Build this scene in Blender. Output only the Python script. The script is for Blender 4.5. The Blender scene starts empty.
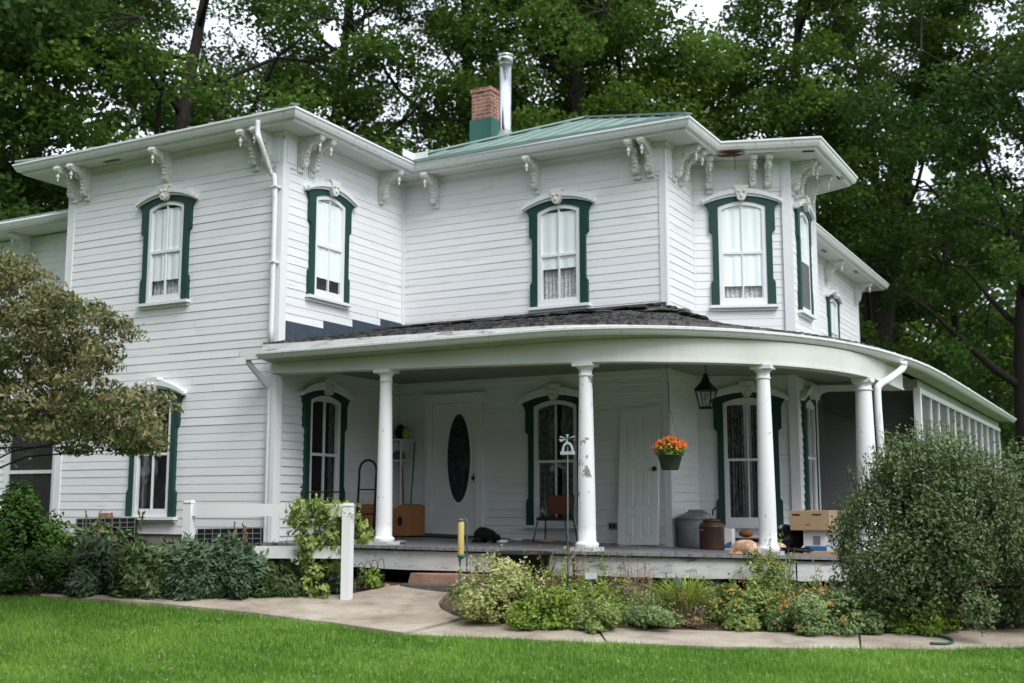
import bpy, math, random
import numpy as np
from mathutils import Vector, Matrix
random.seed(7); RNG = np.random.default_rng(7)
PI = math.pi; R_ = math.radians
scene = bpy.context.scene
COL = scene.collection

# ------------------------------------------------------------------ camera model (surveyed from the photo)
FPX, CX, CY = 1155.0, 512.0, 341.5
PITCH = math.atan(163.5 / FPX); YAW = R_(28.7)
Fv = np.array([-math.sin(YAW)*math.cos(PITCH), math.cos(YAW)*math.cos(PITCH), math.sin(PITCH)])
Rv = np.array([math.cos(YAW), math.sin(YAW), 0.0]); Uv = np.cross(Rv, Fv)
def ray(x, y): return Fv + Rv*(x-CX)/FPX - Uv*(y-CY)/FPX
def onp(x, y, ax, v):
    r = ray(x, y); return r*(v/r[ax])
def at(x, y, d):
    r = ray(x, y); h = -r[0]*math.sin(YAW) + r[1]*math.cos(YAW); return r*(d/h)
def dep(X, Y): return -X*math.sin(YAW) + Y*math.cos(YAW)
def lat(X, Y): return X*math.cos(YAW) + Y*math.sin(YAW)
def xy(r, d): return (r*math.cos(YAW) - d*math.sin(YAW), r*math.sin(YAW) + d*math.cos(YAW))
def zgd(d): return float(np.interp(d, [0, 5, 8, 10.7, 12.3, 14, 20, 60, 200], [-1.62, -1.55, -1.45, -1.33, -1.22, -1.0, -.97, -.6, 0.5]))
def zg(X, Y): return zgd(dep(X, Y))
def gp(x, y):
    r = ray(x, y); h = -r[0]*math.sin(YAW) + r[1]*math.cos(YAW)
    lo = 3.0
    while lo < 90:
        if (r/h*lo)[2] <= zgd(lo): return r/h*lo
        lo += .01
    return r/h*90
def lookup(pts, s):
    """point at arc-length fraction s of polyline"""
    L = [0]
    for a, b in zip(pts, pts[1:]): L.append(L[-1] + math.dist(a, b))
    t = s*L[-1]
    for i in range(len(pts)-1):
        if t <= L[i+1] or i == len(pts)-2:
            k = (t-L[i])/max(1e-9, L[i+1]-L[i])
            return tuple(a+(b-a)*k for a, b in zip(pts[i], pts[i+1]))

# ------------------------------------------------------------------ mesh builder
class MB:
    def __init__(s): s.v = []; s.f = []; s.a = []; s.M = None; s.var = .5; s.sm = []; s.smooth = False
    def vert(s, p):
        if s.M is not None: p = s.M @ Vector(p)
        s.v.append((p[0], p[1], p[2])); return len(s.v)-1
    def face(s, idx, smooth=None):
        s.f.append(tuple(idx)); s.a.append(s.var); s.sm.append(s.smooth if smooth is None else smooth)
    def poly(s, pts): s.face([s.vert(p) for p in pts])
    def box(s, x0, x1, y0, y1, z0, z1):
        i = [s.vert(p) for p in ((x0,y0,z0),(x1,y0,z0),(x1,y1,z0),(x0,y1,z0),(x0,y0,z1),(x1,y0,z1),(x1,y1,z1),(x0,y1,z1))]
        for f in ((0,3,2,1),(4,5,6,7),(0,1,5,4),(1,2,6,5),(2,3,7,6),(3,0,4,7)): s.face([i[k] for k in f])
    def bbox(s, x0, x1, y0, y1, z0, z1, b=.01):
        """box with bevelled edges (chamfer)"""
        P = []
        for zz, k in ((z0, b), (z0+b, 0), (z1-b, 0), (z1, b)):
            P.append([s.vert(p) for p in ((x0+k+ (0 if k else 0),y0+k,zz),(x1-k,y0+k,zz),(x1-k,y1-k,zz),(x0+k,y1-k,zz))])
        s.face(P[0][::-1]); s.face(P[3])
        for a, c in zip(P, P[1:]):
            for k in range(4): s.face((a[k], a[(k+1)%4], c[(k+1)%4], c[k]))
    def bar(s, a, b, w, h=None, up=(0,0,1)):
        h = h or w; a = Vector(a); b = Vector(b); d = (b-a).normalized(); u = Vector(up)
        if abs(d.dot(u)) > .98: u = Vector((1,0,0))
        x = d.cross(u).normalized()*w/2; y = x.cross(d).normalized()*h/2
        A = [s.vert(a+q) for q in (-x-y, x-y, x+y, -x+y)]; B = [s.vert(b+q) for q in (-x-y, x-y, x+y, -x+y)]
        s.face(A[::-1]); s.face(B)
        for k in range(4): s.face((A[k], A[(k+1)%4], B[(k+1)%4], B[k]))
    def tube(s, pts, r, n=8, cap=True, smooth=True):
        pts = [Vector(p) for p in pts]
        rs = r if isinstance(r, (list, tuple)) else [r]*len(pts)
        rings = []; prev = None
        for i, p in enumerate(pts):
            t = (pts[min(i+1, len(pts)-1)] - pts[max(i-1, 0)])
            if t.length < 1e-9: t = Vector((0,0,1))
            t.normalize()
            if prev is None:
                u = Vector((0,0,1)) if abs(t.z) < .9 else Vector((1,0,0))
                x = t.cross(u).normalized()
            else:
                x = prev - t*prev.dot(t)
                x = x.normalized() if x.length > 1e-6 else t.orthogonal().normalized()
            prev = x; y = t.cross(x)
            rings.append([s.vert(p + (x*math.cos(2*PI*k/n) + y*math.sin(2*PI*k/n))*rs[i]) for k in range(n)])
        for a, b in zip(rings, rings[1:]):
            for k in range(n): s.face((a[k], a[(k+1)%n], b[(k+1)%n], b[k]), smooth)
        if cap: s.face(rings[0][::-1], False); s.face(rings[-1], False)
    def lathe(s, c, prof, n=20, smooth=True, sx=1, sy=1, cap=True):
        rings = [[s.vert((c[0]+r*sx*math.cos(2*PI*k/n), c[1]+r*sy*math.sin(2*PI*k/n), c[2]+z)) for k in range(n)] for r, z in prof]
        for a, b in zip(rings, rings[1:]):
            for k in range(n): s.face((a[k], a[(k+1)%n], b[(k+1)%n], b[k]), smooth)
        if cap: s.face(rings[0][::-1], False); s.face(rings[-1], False)
    def ball(s, c, r, n=10, m=7, sx=1, sy=1, sz=1):
        s.lathe(c, [(max(1e-4, r*math.sin(PI*i/m)), -r*sz*math.cos(PI*i/m)) for i in range(m+1)], n, True, sx, sy)
    def prism(s, out, y0, y1):
        """outline in (x,z), extruded along y"""
        a = [s.vert((x, y0, z)) for x, z in out]; b = [s.vert((x, y1, z)) for x, z in out]
        s.face(a); s.face(b[::-1]); n = len(out)
        for k in range(n): s.face((a[k], b[k], b[(k+1)%n], a[(k+1)%n]))
    def ring(s, A, B, y0, y1, closed=False):
        """band between polylines A and B in (x,z), front at y0 and back at y1"""
        n = len(A)
        a0 = [s.vert((p[0], y0, p[1])) for p in A]; b0 = [s.vert((p[0], y0, p[1])) for p in B]
        a1 = [s.vert((p[0], y1, p[1])) for p in A]; b1 = [s.vert((p[0], y1, p[1])) for p in B]
        for i in range(n if closed else n-1):
            j = (i+1) % n
            s.face((a0[i], b0[i], b0[j], a0[j])); s.face((a1[i], a1[j], b1[j], b1[i]))
            s.face((a0[i], a0[j], a1[j], a1[i])); s.face((b0[i], b1[i], b1[j], b0[j]))
        if not closed:
            s.face((a0[0], a1[0], b1[0], b0[0])); s.face((a0[-1], b0[-1], b1[-1], a1[-1]))

WORLD = {}   # object name -> world translation of its frame
def build(name, mb, m, parent=None, fix=True):
    me = bpy.data.meshes.new(name)
    off = WORLD.get(parent.name, Vector((0,0,0))) if parent else Vector((0,0,0))
    v = np.array(mb.v, dtype=np.float32).reshape(-1, 3) - np.array(off, dtype=np.float32)
    me.from_pydata(v.tolist(), [], mb.f)
    at_ = me.attributes.new('var', 'FLOAT', 'FACE'); at_.data.foreach_set('value', np.array(mb.a, dtype=np.float32))
    me.polygons.foreach_set('use_smooth', mb.sm)
    me.update()
    if fix:
        import bmesh
        bm = bmesh.new(); bm.from_mesh(me); bmesh.ops.recalc_face_normals(bm, faces=bm.faces); bm.to_mesh(me); bm.free()
    o = bpy.data.objects.new(name, me); COL.objects.link(o)
    if m is not None: me.materials.append(m)
    if parent: o.parent = parent; WORLD[o.name] = off
    return o
def leafmesh(name, V, F, var, m, parent=None):
    """V (n,3), F (k,4) quads; fast"""
    me = bpy.data.meshes.new(name)
    off = WORLD.get(parent.name, Vector((0,0,0))) if parent else Vector((0,0,0))
    V = V.astype(np.float32) - np.array(off, dtype=np.float32)
    me.vertices.add(len(V)); me.vertices.foreach_set('co', V.ravel())
    k = F.shape[1]
    me.loops.add(F.size); me.loops.foreach_set('vertex_index', F.ravel().astype(np.int32))
    me.polygons.add(len(F)); me.polygons.foreach_set('loop_start', np.arange(0, F.size, k, dtype=np.int32))
    me.update(calc_edges=True); me.validate()
    a = me.attributes.new('var', 'FLOAT', 'FACE'); a.data.foreach_set('value', np.asarray(var, dtype=np.float32)[:len(me.polygons)])
    o = bpy.data.objects.new(name, me); COL.objects.link(o); me.materials.append(m)
    if parent: o.parent = parent; WORLD[o.name] = off
    return o
def thing(name, label, cat, loc, group=None):
    o = bpy.data.objects.new(name, None); COL.objects.link(o); o.location = loc; o.empty_display_size = .2
    o['label'] = label; o['category'] = cat
    if group: o['group'] = group
    WORLD[o.name] = Vector(loc); return o
def tag(o, label, cat, group=None):
    o['label'] = label; o['category'] = cat
    if group: o['group'] = group
    return o
def struct(o, kind='structure'): o['kind'] = kind; return o
def copy_tree(o, loc, label, group=None, rotz=0, scale=None):
    def cp(q, parent):
        c = q.copy(); COL.objects.link(c); c.parent = parent
        for ch in [x for x in COL.objects if x.parent == q]: cp(ch, c)
        return c
    c = cp(o, None); c.location = loc; c.rotation_euler = (0,0,rotz); c['label'] = label
    if scale: c.scale = scale
    if group: c['group'] = group
    return c

# ------------------------------------------------------------------ materials
def mat(name, c1, c2=None, rough=.7, noise=0., nscale=4., dark=None, bump=0., bscale=40., metal=0., spec=.3,
        varmix=True, transl=0., stretch=None, dthr=(.55, .75), dscale=None):
    m = bpy.data.materials.new(name); m.use_nodes = True; nt = m.node_tree; N = nt.nodes; L = nt.links
    b = N['Principled BSDF']; b.inputs['Roughness'].default_value = rough; b.inputs['Metallic'].default_value = metal
    b.inputs['Specular IOR Level'].default_value = spec
    c1 = (*c1, 1); c2 = (*(c2 or c1[:3]), 1)
    mx = N.new('ShaderNodeMix'); mx.data_type = 'RGBA'; mx.inputs[6].default_value = c1; mx.inputs[7].default_value = c2
    geo = N.new('ShaderNodeNewGeometry'); pos = geo.outputs['Position']
    if stretch:
        mp = N.new('ShaderNodeMapping'); mp.inputs['Scale'].default_value = stretch; L.new(pos, mp.inputs['Vector']); pos = mp.outputs[0]
    fac = None
    if varmix:
        at_ = N.new('ShaderNodeAttribute'); at_.attribute_name = 'var'; fac = at_.outputs['Fac']
    if noise:
        nz = N.new('ShaderNodeTexNoise'); nz.inputs['Scale'].default_value = nscale; nz.inputs['Detail'].default_value = 6; nz.inputs['Roughness'].default_value = .65
        L.new(pos, nz.inputs['Vector'])
        mr = N.new('ShaderNodeMapRange'); mr.inputs[1].default_value = .3; mr.inputs[2].default_value = .7
        mr.inputs[3].default_value = -noise; mr.inputs[4].default_value = noise; L.new(nz.outputs['Fac'], mr.inputs[0])
        ad = N.new('ShaderNodeMath'); ad.operation = 'ADD'; ad.use_clamp = True; L.new(mr.outputs[0], ad.inputs[0])
        if fac: L.new(fac, ad.inputs[1])
        else: ad.inputs[1].default_value = .5
        fac = ad.outputs[0]
    if fac: L.new(fac, mx.inputs[0])
    colr = mx.outputs[2]
    if dark:
        n2 = N.new('ShaderNodeTexNoise'); n2.inputs['Scale'].default_value = dscale or nscale*2.3; n2.inputs['Detail'].default_value = 8; n2.inputs['Roughness'].default_value = .7
        L.new(pos, n2.inputs['Vector'])
        m2 = N.new('ShaderNodeMapRange'); m2.inputs[1].default_value = dthr[0]; m2.inputs[2].default_value = dthr[1]; L.new(n2.outputs['Fac'], m2.inputs[0])
        mm = N.new('ShaderNodeMix'); mm.data_type = 'RGBA'; L.new(m2.outputs[0], mm.inputs[0]); L.new(colr, mm.inputs[6]); mm.inputs[7].default_value = (*dark, 1)
        colr = mm.outputs[2]
    L.new(colr, b.inputs['Base Color'])
    if bump:
        n3 = N.new('ShaderNodeTexNoise'); n3.inputs['Scale'].default_value = bscale; n3.inputs['Detail'].default_value = 5; L.new(pos, n3.inputs['Vector'])
        bp = N.new('ShaderNodeBump'); bp.inputs['Strength'].default_value = bump; bp.inputs['Distance'].default_value = .02
        L.new(n3.outputs['Fac'], bp.inputs['Height']); L.new(bp.outputs[0], b.inputs['Normal'])
    if transl:
        tr = N.new('ShaderNodeBsdfTranslucent'); L.new(colr, tr.inputs['Color'])
        ms = N.new('ShaderNodeMixShader'); ms.inputs[0].default_value = transl
        L.new(b.outputs[0], ms.inputs[1]); L.new(tr.outputs[0], ms.inputs[2]); L.new(ms.outputs[0], N['Material Output'].inputs['Surface'])
    return m
def glassmat(name, tint=(.99,1,1), amount=1.5, rough=.02):
    m = bpy.data.materials.new(name); m.use_nodes = True; nt = m.node_tree; N = nt.nodes; L = nt.links
    N.remove(N['Principled BSDF'])
    tr = N.new('ShaderNodeBsdfTransparent'); tr.inputs[0].default_value = (*tint, 1)
    gl = N.new('ShaderNodeBsdfGlossy'); gl.inputs['Roughness'].default_value = rough; gl.inputs[0].default_value = (.9,.9,.9,1)
    fr = N.new('ShaderNodeFresnel'); g_ = N.new('ShaderNodeNewGeometry'); mi = N.new('ShaderNodeMapRange'); mi.inputs[3].default_value = amount; mi.inputs[4].default_value = 1/amount
    L.new(g_.outputs['Backfacing'], mi.inputs[0]); L.new(mi.outputs[0], fr.inputs[0])
    nz = N.new('ShaderNodeTexNoise'); nz.inputs['Scale'].default_value = 2.5
    bp = N.new('ShaderNodeBump'); bp.inputs['Strength'].default_value = .12; bp.inputs['Distance'].default_value = .02
    L.new(nz.outputs['Fac'], bp.inputs['Height']); L.new(bp.outputs[0], gl.inputs['Normal'])
    ms = N.new('ShaderNodeMixShader'); L.new(fr.outputs[0], ms.inputs[0]); L.new(tr.outputs[0], ms.inputs[1]); L.new(gl.outputs[0], ms.inputs[2])
    L.new(ms.outputs[0], N['Material Output'].inputs['Surface']); return m
def screenmat(name, c, a):
    m = bpy.data.materials.new(name); m.use_nodes = True; nt = m.node_tree; N = nt.nodes; L = nt.links
    b = N['Principled BSDF']; b.inputs['Base Color'].default_value = (*c, 1); b.inputs['Roughness'].default_value = .8
    tr = N.new('ShaderNodeBsdfTransparent'); ms = N.new('ShaderNodeMixShader'); ms.inputs[0].default_value = a
    L.new(tr.outputs[0], ms.inputs[1]); L.new(b.outputs[0], ms.inputs[2]); L.new(ms.outputs[0], N['Material Output'].inputs['Surface']); return m
def brickmat():
    m = bpy.data.materials.new('brick'); m.use_nodes = True; nt = m.node_tree; N = nt.nodes; L = nt.links
    b = N['Principled BSDF']; b.inputs['Roughness'].default_value = .9
    g = N.new('ShaderNodeNewGeometry'); sp = N.new('ShaderNodeSeparateXYZ'); L.new(g.outputs['Position'], sp.inputs[0])
    ad = N.new('ShaderNodeMath'); ad.operation = 'ADD'; L.new(sp.outputs[0], ad.inputs[0]); L.new(sp.outputs[1], ad.inputs[1])
    cb = N.new('ShaderNodeCombineXYZ'); L.new(ad.outputs[0], cb.inputs[0]); L.new(sp.outputs[2], cb.inputs[1])
    br = N.new('ShaderNodeTexBrick'); br.inputs['Scale'].default_value = 1; br.inputs['Brick Width'].default_value = .21; br.inputs['Row Height'].default_value = .072
    br.inputs['Mortar Size'].default_value = .009; br.inputs['Color1'].default_value = (.22,.055,.035,1); br.inputs['Color2'].default_value = (.34,.12,.08,1); br.inputs['Mortar'].default_value = (.33,.29,.25,1)
    L.new(cb.outputs[0], br.inputs['Vector'])
    nz = N.new('ShaderNodeTexNoise'); nz.inputs['Scale'].default_value = 9; nz.inputs['Detail'].default_value = 6
    mr = N.new('ShaderNodeMapRange'); mr.inputs[1].default_value = .5; mr.inputs[2].default_value = .8; mr.inputs[4].default_value = .6; L.new(nz.outputs['Fac'], mr.inputs[0])
    L.new(g.outputs['Position'], nz.inputs['Vector'])
    mm = N.new('ShaderNodeMix'); mm.data_type = 'RGBA'; L.new(mr.outputs[0], mm.inputs[0]); L.new(br.outputs['Color'], mm.inputs[6]); mm.inputs[7].default_value = (.5,.42,.36,1)
    L.new(mm.outputs[2], b.inputs['Base Color']); return m

M = {}
M['siding'] = mat('siding_paint', (.73,.75,.765), (.82,.83,.84), .55, .22, .9, dark=(.50,.51,.50), dthr=(.64,.86), dscale=2.2, bump=.15, bscale=30, stretch=(1,1,3))
def specks(m, c, lo, hi, scale, pscale=(1, 1, 1)):
    nt = m.node_tree; N = nt.nodes; L = nt.links; b = N['Principled BSDF']; src = b.inputs['Base Color'].links[0].from_socket
    g = N.new('ShaderNodeNewGeometry'); mp = N.new('ShaderNodeMapping'); mp.inputs['Scale'].default_value = pscale; L.new(g.outputs['Position'], mp.inputs['Vector'])
    n = N.new('ShaderNodeTexNoise'); n.inputs['Scale'].default_value = scale; n.inputs['Detail'].default_value = 3; L.new(mp.outputs[0], n.inputs['Vector'])
    r = N.new('ShaderNodeMapRange'); r.inputs[1].default_value = lo; r.inputs[2].default_value = hi; L.new(n.outputs['Fac'], r.inputs[0])
    x = N.new('ShaderNodeMix'); x.data_type = 'RGBA'; L.new(r.outputs[0], x.inputs[0]); L.new(src, x.inputs[6]); x.inputs[7].default_value = (*c, 1); L.new(x.outputs[2], b.inputs['Base Color'])
specks(M['siding'], (.30,.28,.25), .745, .78, 11, (1, 1, 2)); specks(M['siding'], (.50,.50,.47), .60, .85, 3.5, (.5, .5, 9))
M['trim'] = mat('trim_paint', (.68,.70,.715), (.80,.81,.825), .5, .25, 2.5, dark=(.42,.42,.38), dthr=(.66,.9), dscale=6)
M['column'] = mat('column_paint', (.74,.76,.78), (.82,.83,.84), .5, .2, 3, dark=(.25,.22,.19), dthr=(.70,.735), dscale=9, stretch=(1,1,.6))
M['peel'] = mat('peeling_column_paint', (.72,.74,.76), (.82,.83,.84), .5, .2, 3, dark=(.24,.21,.18), dthr=(.60,.63), dscale=6, stretch=(1,1,.6))
specks(M['column'], (.45,.43,.40), .66, .72, 14, (1, 1, .8)); specks(M['peel'], (.30,.27,.23), .66, .68, 15, (1, 1, .6))
M['gutter'] = mat('gutter_paint', (.72,.73,.74), (.80,.81,.82), .35, .2, 2.0, dark=(.36,.36,.32), dthr=(.56,.8), dscale=7, stretch=(1.6,1.6,.4))
M['soffit'] = mat('soffit_paint', (.62,.63,.61), (.74,.75,.73), .6, .3, 1.5, dark=(.42,.42,.34), dthr=(.62,.9), dscale=3)
M['ceiling'] = mat('dimmed_porch_ceiling', (.20,.23,.165), (.32,.34,.27), .7, .4, 1)  # colour set dark to cut light bouncing under the porch
M['mildew_shade'] = mat('porch_soffit_paint', (.27,.32,.19), (.47,.50,.39), .6, .45, 1.1, dark=(.33,.35,.25), dthr=(.55,.9), dscale=3)
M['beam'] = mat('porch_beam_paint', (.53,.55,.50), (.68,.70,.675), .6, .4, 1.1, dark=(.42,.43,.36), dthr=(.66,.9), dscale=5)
M['ornament'] = mat('bracket_paint', (.62,.61,.56), (.78,.78,.76), .6, .4, 9, dark=(.27,.25,.21), dthr=(.54,.74), dscale=16)
M['green'] = mat('green_paint', (.007,.040,.031), (.014,.060,.047), .5, .3, 3, dark=(.05,.14,.12), dthr=(.6,.9), dscale=8)
M['green_faded'] = mat('faded_green_paint', (.03,.12,.095), (.055,.17,.14), .5, .3, 3)
M['roof'] = mat('green_metal_roof', (.15,.24,.205), (.24,.33,.29), .5, .35, 2.5, metal=.15, spec=.5, dark=(.10,.2,.17), dthr=(.6,.9))
M['shingle'] = mat('weathered_shingle', (.035,.035,.038), (.15,.145,.14), .85, .55, 4, dark=(.30,.30,.29), dthr=(.62,.78), dscale=9, bump=.6, bscale=60)
M['flash'] = mat('dark_flashing', (.035,.055,.075), (.06,.085,.11), .6, .4, 8)
M['brick'] = brickmat()
M['steel'] = mat('galvanized_steel', (.55,.56,.58), (.7,.71,.73), .22, .2, 5, metal=.95, spec=.5)
M['galv'] = mat('dull_galvanized', (.20,.22,.22), (.32,.34,.34), .5, .4, 7, metal=.4)
M['glass'] = glassmat('window_glass')
M['curtain'] = mat('white_curtain', (.80,.86,.87), (.90,.93,.93), .9, .15, 3)
M['lace'] = mat('lace_curtain', (.42,.43,.43), (.75,.76,.76), .9, .5, 22, dark=(.14,.14,.14), dthr=(.5,.65), dscale=38)
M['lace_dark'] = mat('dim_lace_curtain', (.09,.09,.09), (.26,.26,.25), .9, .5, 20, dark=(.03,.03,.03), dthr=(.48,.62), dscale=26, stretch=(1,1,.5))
M['black'] = mat('black_matte', (.010,.010,.011), (.02,.02,.02), .6)
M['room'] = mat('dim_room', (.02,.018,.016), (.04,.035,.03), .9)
M['floor'] = mat('grey_porch_floor', (.16,.16,.17), (.25,.25,.26), .45, .45, 2.2, dark=(.10,.09,.085), dthr=(.6,.85), dscale=5, stretch=(6,.7,1))
M['skirt'] = mat('weathered_skirt_paint', (.42,.43,.41), (.62,.63,.63), .7, .5, 3, dark=(.15,.13,.10), dthr=(.54,.66), dscale=5, stretch=(.7,.7,3.5))
M['stone'] = mat('foundation_stone', (.22,.21,.2), (.34,.33,.31), .9, .5, 3, bump=.6, bscale=14)
M['concrete'] = mat('concrete', (.29,.24,.185), (.46,.405,.33), .85, .7, 1.6, dark=(.16,.13,.10), dthr=(.50,.80), dscale=2.6, bump=.35, bscale=70)
M['soil'] = mat('mulch', (.05,.03,.022), (.13,.085,.065), .95, .6, 11, bump=1., bscale=45)
M['turf'] = mat('turf', (.05,.10,.018), (.085,.16,.03), .95, .6, 5, bump=.8, bscale=60)
M['grass'] = mat('grass_blades', (.085,.225,.020), (.28,.47,.075), .55, .3, .8, transl=.35)
M['slab'] = mat('red_stone', (.26,.13,.08), (.38,.24,.17), .9, .5, 7, bump=.5)
M['slab2'] = mat('dark_stone', (.07,.065,.06), (.14,.13,.12), .9, .5, 7, bump=.5)
M['rot'] = mat('rotten_wood', (.06,.03,.015), (.16,.07,.03), .95, .6, 12)
M['door'] = mat('door_paint', (.74,.76,.76), (.82,.83,.83), .5, .2, 2)
M['vinyl'] = mat('white_vinyl', (.78,.79,.80), (.84,.85,.86), .35, .15, 2)
M['card'] = mat('cardboard', (.30,.17,.085), (.40,.25,.14), .85, .3, 5)
M['card_light'] = mat('light_cardboard', (.36,.235,.14), (.44,.31,.2), .85, .3, 5, dark=(.2,.12,.06), dthr=(.68,.75), dscale=7)
M['orangewood'] = mat('brown_board', (.26,.115,.04), (.34,.16,.06), .7, .3, 4)
M['brown'] = mat('brown_metal', (.055,.028,.018), (.085,.045,.03), .4, .3, 8, spec=.5)
M['whitepl'] = mat('white_plastic', (.7,.71,.72), (.8,.8,.8), .4)
M['blue'] = mat('blue_print', (.03,.13,.32), (.06,.2,.42), .5)
M['orange'] = mat('orange_petals', (.85,.16,.03), (.95,.34,.08), .6, transl=.25)
M['yellow'] = mat('yellow_petals', (.75,.40,.03), (.85,.55,.08), .6, transl=.2)
M['redbrown'] = mat('red_brown_vinyl', (.11,.032,.020), (.17,.055,.035), .45, .3, 6)
M['metalgrey'] = mat('grey_metal_tube', (.10,.11,.11), (.17,.18,.18), .4, metal=.5)
M['yellowpl'] = mat('yellow_plastic', (.55,.42,.12), (.62,.5,.2), .4)
M['greenpl'] = mat('green_plastic', (.01,.16,.11), (.02,.2,.14), .4)
M['bluegreen'] = mat('weathered_blue_green_metal', (.05,.09,.095), (.09,.15,.155), .5, .3, 10)
M['lime'] = mat('lime_fabric', (.3,.36,.03), (.4,.45,.05), .7)
M['bark'] = mat('bark', (.012,.010,.008), (.038,.031,.025), .95, .5, 6, bump=1., bscale=18, stretch=(3,3,.6))
M['stem'] = mat('plant_stem', (.07,.10,.03), (.14,.15,.06), .8)
M['mapleleaf'] = mat('maple_foliage', (.028,.070,.012), (.14,.235,.036), .62, .25, .35, transl=.42, spec=.15)
M['mapledark'] = mat('dark_maple_foliage', (.020,.055,.012), (.09,.165,.030), .6, .25, .3, transl=.36, spec=.15)
M['maplelight'] = mat('sunlit_green_foliage', (.055,.12,.012), (.21,.31,.04), .62, .25, .35, transl=.4, spec=.15)  # sunlight put into the leaf colour as yellow green
M['dogwood'] = mat('dogwood_foliage', (.050,.095,.016), (.34,.285,.15), .7, .5, 7, transl=.2)
M['shrubleaf'] = mat('shrub_foliage', (.028,.062,.014), (.19,.27,.10), .5, .3, 1.2, transl=.2, spec=.4)
M['bushleaf'] = mat('bush_foliage', (.018,.055,.008), (.085,.19,.022), .6, .35, 2, transl=.2)  # deep shade around the bush put into its green
M['silverleaf'] = mat('grey_green_foliage', (.014,.045,.018), (.19,.27,.15), .7, .4, 3, transl=.15)  # dark end stands for shadows between the leaves
M['brightleaf'] = mat('bright_green_foliage', (.10,.19,.02), (.33,.44,.08), .6, .4, 3, transl=.3)
M['sedumleaf'] = mat('pale_green_foliage', (.17,.22,.05), (.56,.58,.24), .65, .4, 5, transl=.25)
M['sageleaf'] = mat('sage_foliage', (.09,.16,.045), (.30,.40,.17), .7, .4, 5, transl=.2)
M['strapleaf'] = mat('strap_foliage', (.14,.22,.025), (.46,.53,.10), .55, .4, 5, transl=.25)
M['drystalk'] = mat('dry_stalks', (.16,.09,.06), (.33,.23,.15), .9, .4, 9)
M['vineleaf'] = mat('vine_foliage', (.08,.145,.025), (.36,.44,.13), .55, .4, 5, transl=.25)
M['blackfur'] = mat('black_fur', (.006,.006,.006), (.014,.013,.012), .8, .3, 30, bump=.6, bscale=90)
M['gingerfur'] = mat('ginger_fur', (.60,.36,.22), (.86,.76,.64), .9, .9, 9, bump=.8, bscale=90)
M['mesh'] = screenmat('insect_screen', (.030,.028,.026), .74)
M['meshlight'] = screenmat('grey_insect_screen', (.13,.14,.14), .72)

# ------------------------------------------------------------------ key dimensions
YM, XS, YW, XE = 15.647, -10.636, 12.56, -5.99
XL = -15.03
P1 = (XE, 16.85); P2 = (-4.653, 17.40); P3 = (-4.653, 18.95); P4 = (XE, 19.6)
ZS = 5.345         # soffit
ZE = 5.50          # eave gutter top
_fp = np.array([(-9.58,15.65,-.465),(-7.1,15.65,-.521),(-6.77,15.65,-.55),(-8.75,12.5,-.522),(-5.86,12.5,-.5235),(-4.0,13.4,-.612),(-5.99,16.4,-.60),(-5.32,17.17,-.68),(-10.6,12.5,-.50),(-3.3,15.7,-.64)])
_A = np.c_[np.ones(len(_fp)), _fp[:,0]+7, _fp[:,1]-14, (_fp[:,0]+7)*(_fp[:,1]-14)]
_c = np.linalg.lstsq(_A, _fp[:,2], rcond=None)[0]
def zf(X, Y):
    Y = min(Y, 19); return float(_c @ np.array([1, X+7, Y-14, (X+7)*(Y-14)]))

house = thing('house', 'white two storey clapboard farmhouse with green window surrounds and curved wraparound porch', 'house', (-8.5, 14.0, -1.0))

# ---- clapboard walls
ROW = .121
def wall_frame(A, B):
    d = Vector((B[0]-A[0], B[1]-A[1], 0)); L = d.length; d.normalize(); n = Vector((d.y, -d.x, 0))  # outward = right of A->B
    return d, n, L
def clapboard(A, B, z0, z1, holes=(), ztop=None, skip=None):
    d, n, L = wall_frame(A, B); mb = MB(); A3 = Vector((A[0], A[1], 0))
    k0 = math.floor((z0+2)/ROW); z = -2 + k0*ROW
    while z < z1:
        zb = max(z, z0); zt = min(z+ROW, z1); zm = (zb+zt)/2
        segs = [(0, L)]
        for (s0, s1, hb, ht) in holes:
            if hb < zm < ht:
                ns = []
                for a, b in segs:
                    if s1 <= a or s0 >= b: ns.append((a, b)); continue
                    if s0 > a: ns.append((a, s0))
                    if s1 < b: ns.append((s1, b))
                segs = ns
        for a, b in segs:
            x = a
            while x < b - 1e-4:
                e = min(b, x + random.uniform(1.6, 4.2))
                if b - e < .5: e = b
                mb.var = random.gauss(.5, .13); o1 = (.0085 if (zm > 2.3 or A is WA) else .019) + random.uniform(-.0025, .0025)
                dz = random.uniform(-.002, .002)
                p = lambda s, zz, o: A3 + d*s + n*o + Vector((0, 0, zz))
                q = [p(x, zb+dz, o1), p(e-.002, zb+dz, o1), p(e-.002, zt, .002), p(x, zt, .002)]
                mb.poly(q); mb.poly([p(x, zb+dz, o1), p(x, zb+dz, 0), p(e, zb+dz, 0), p(e, zb+dz, o1)])
                x = e
        z += ROW
    return build('wall', mb, M['siding'], house, fix=False)

def w_s(A, pt): return math.dist(A, pt)
windows = []
def add_window(A, B, s, zsill, dH=0., curtain='upper', wide=1., label=None):
    d, n, L = wall_frame(A, B)
    windows.append((A, B, s, zsill, dH, curtain, wide, label))
    return (s-.335*wide, s+.335*wide, zsill+.02, zsill+1.46+dH)
def arch(hw, zs, rise, n=11, s0=-1, s1=1):
    return [(hw*(s0+(s1-s0)*i/(n-1)), zs + rise*(1-(s0+(s1-s0)*i/(n-1))**2)) for i in range(n)]

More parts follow.
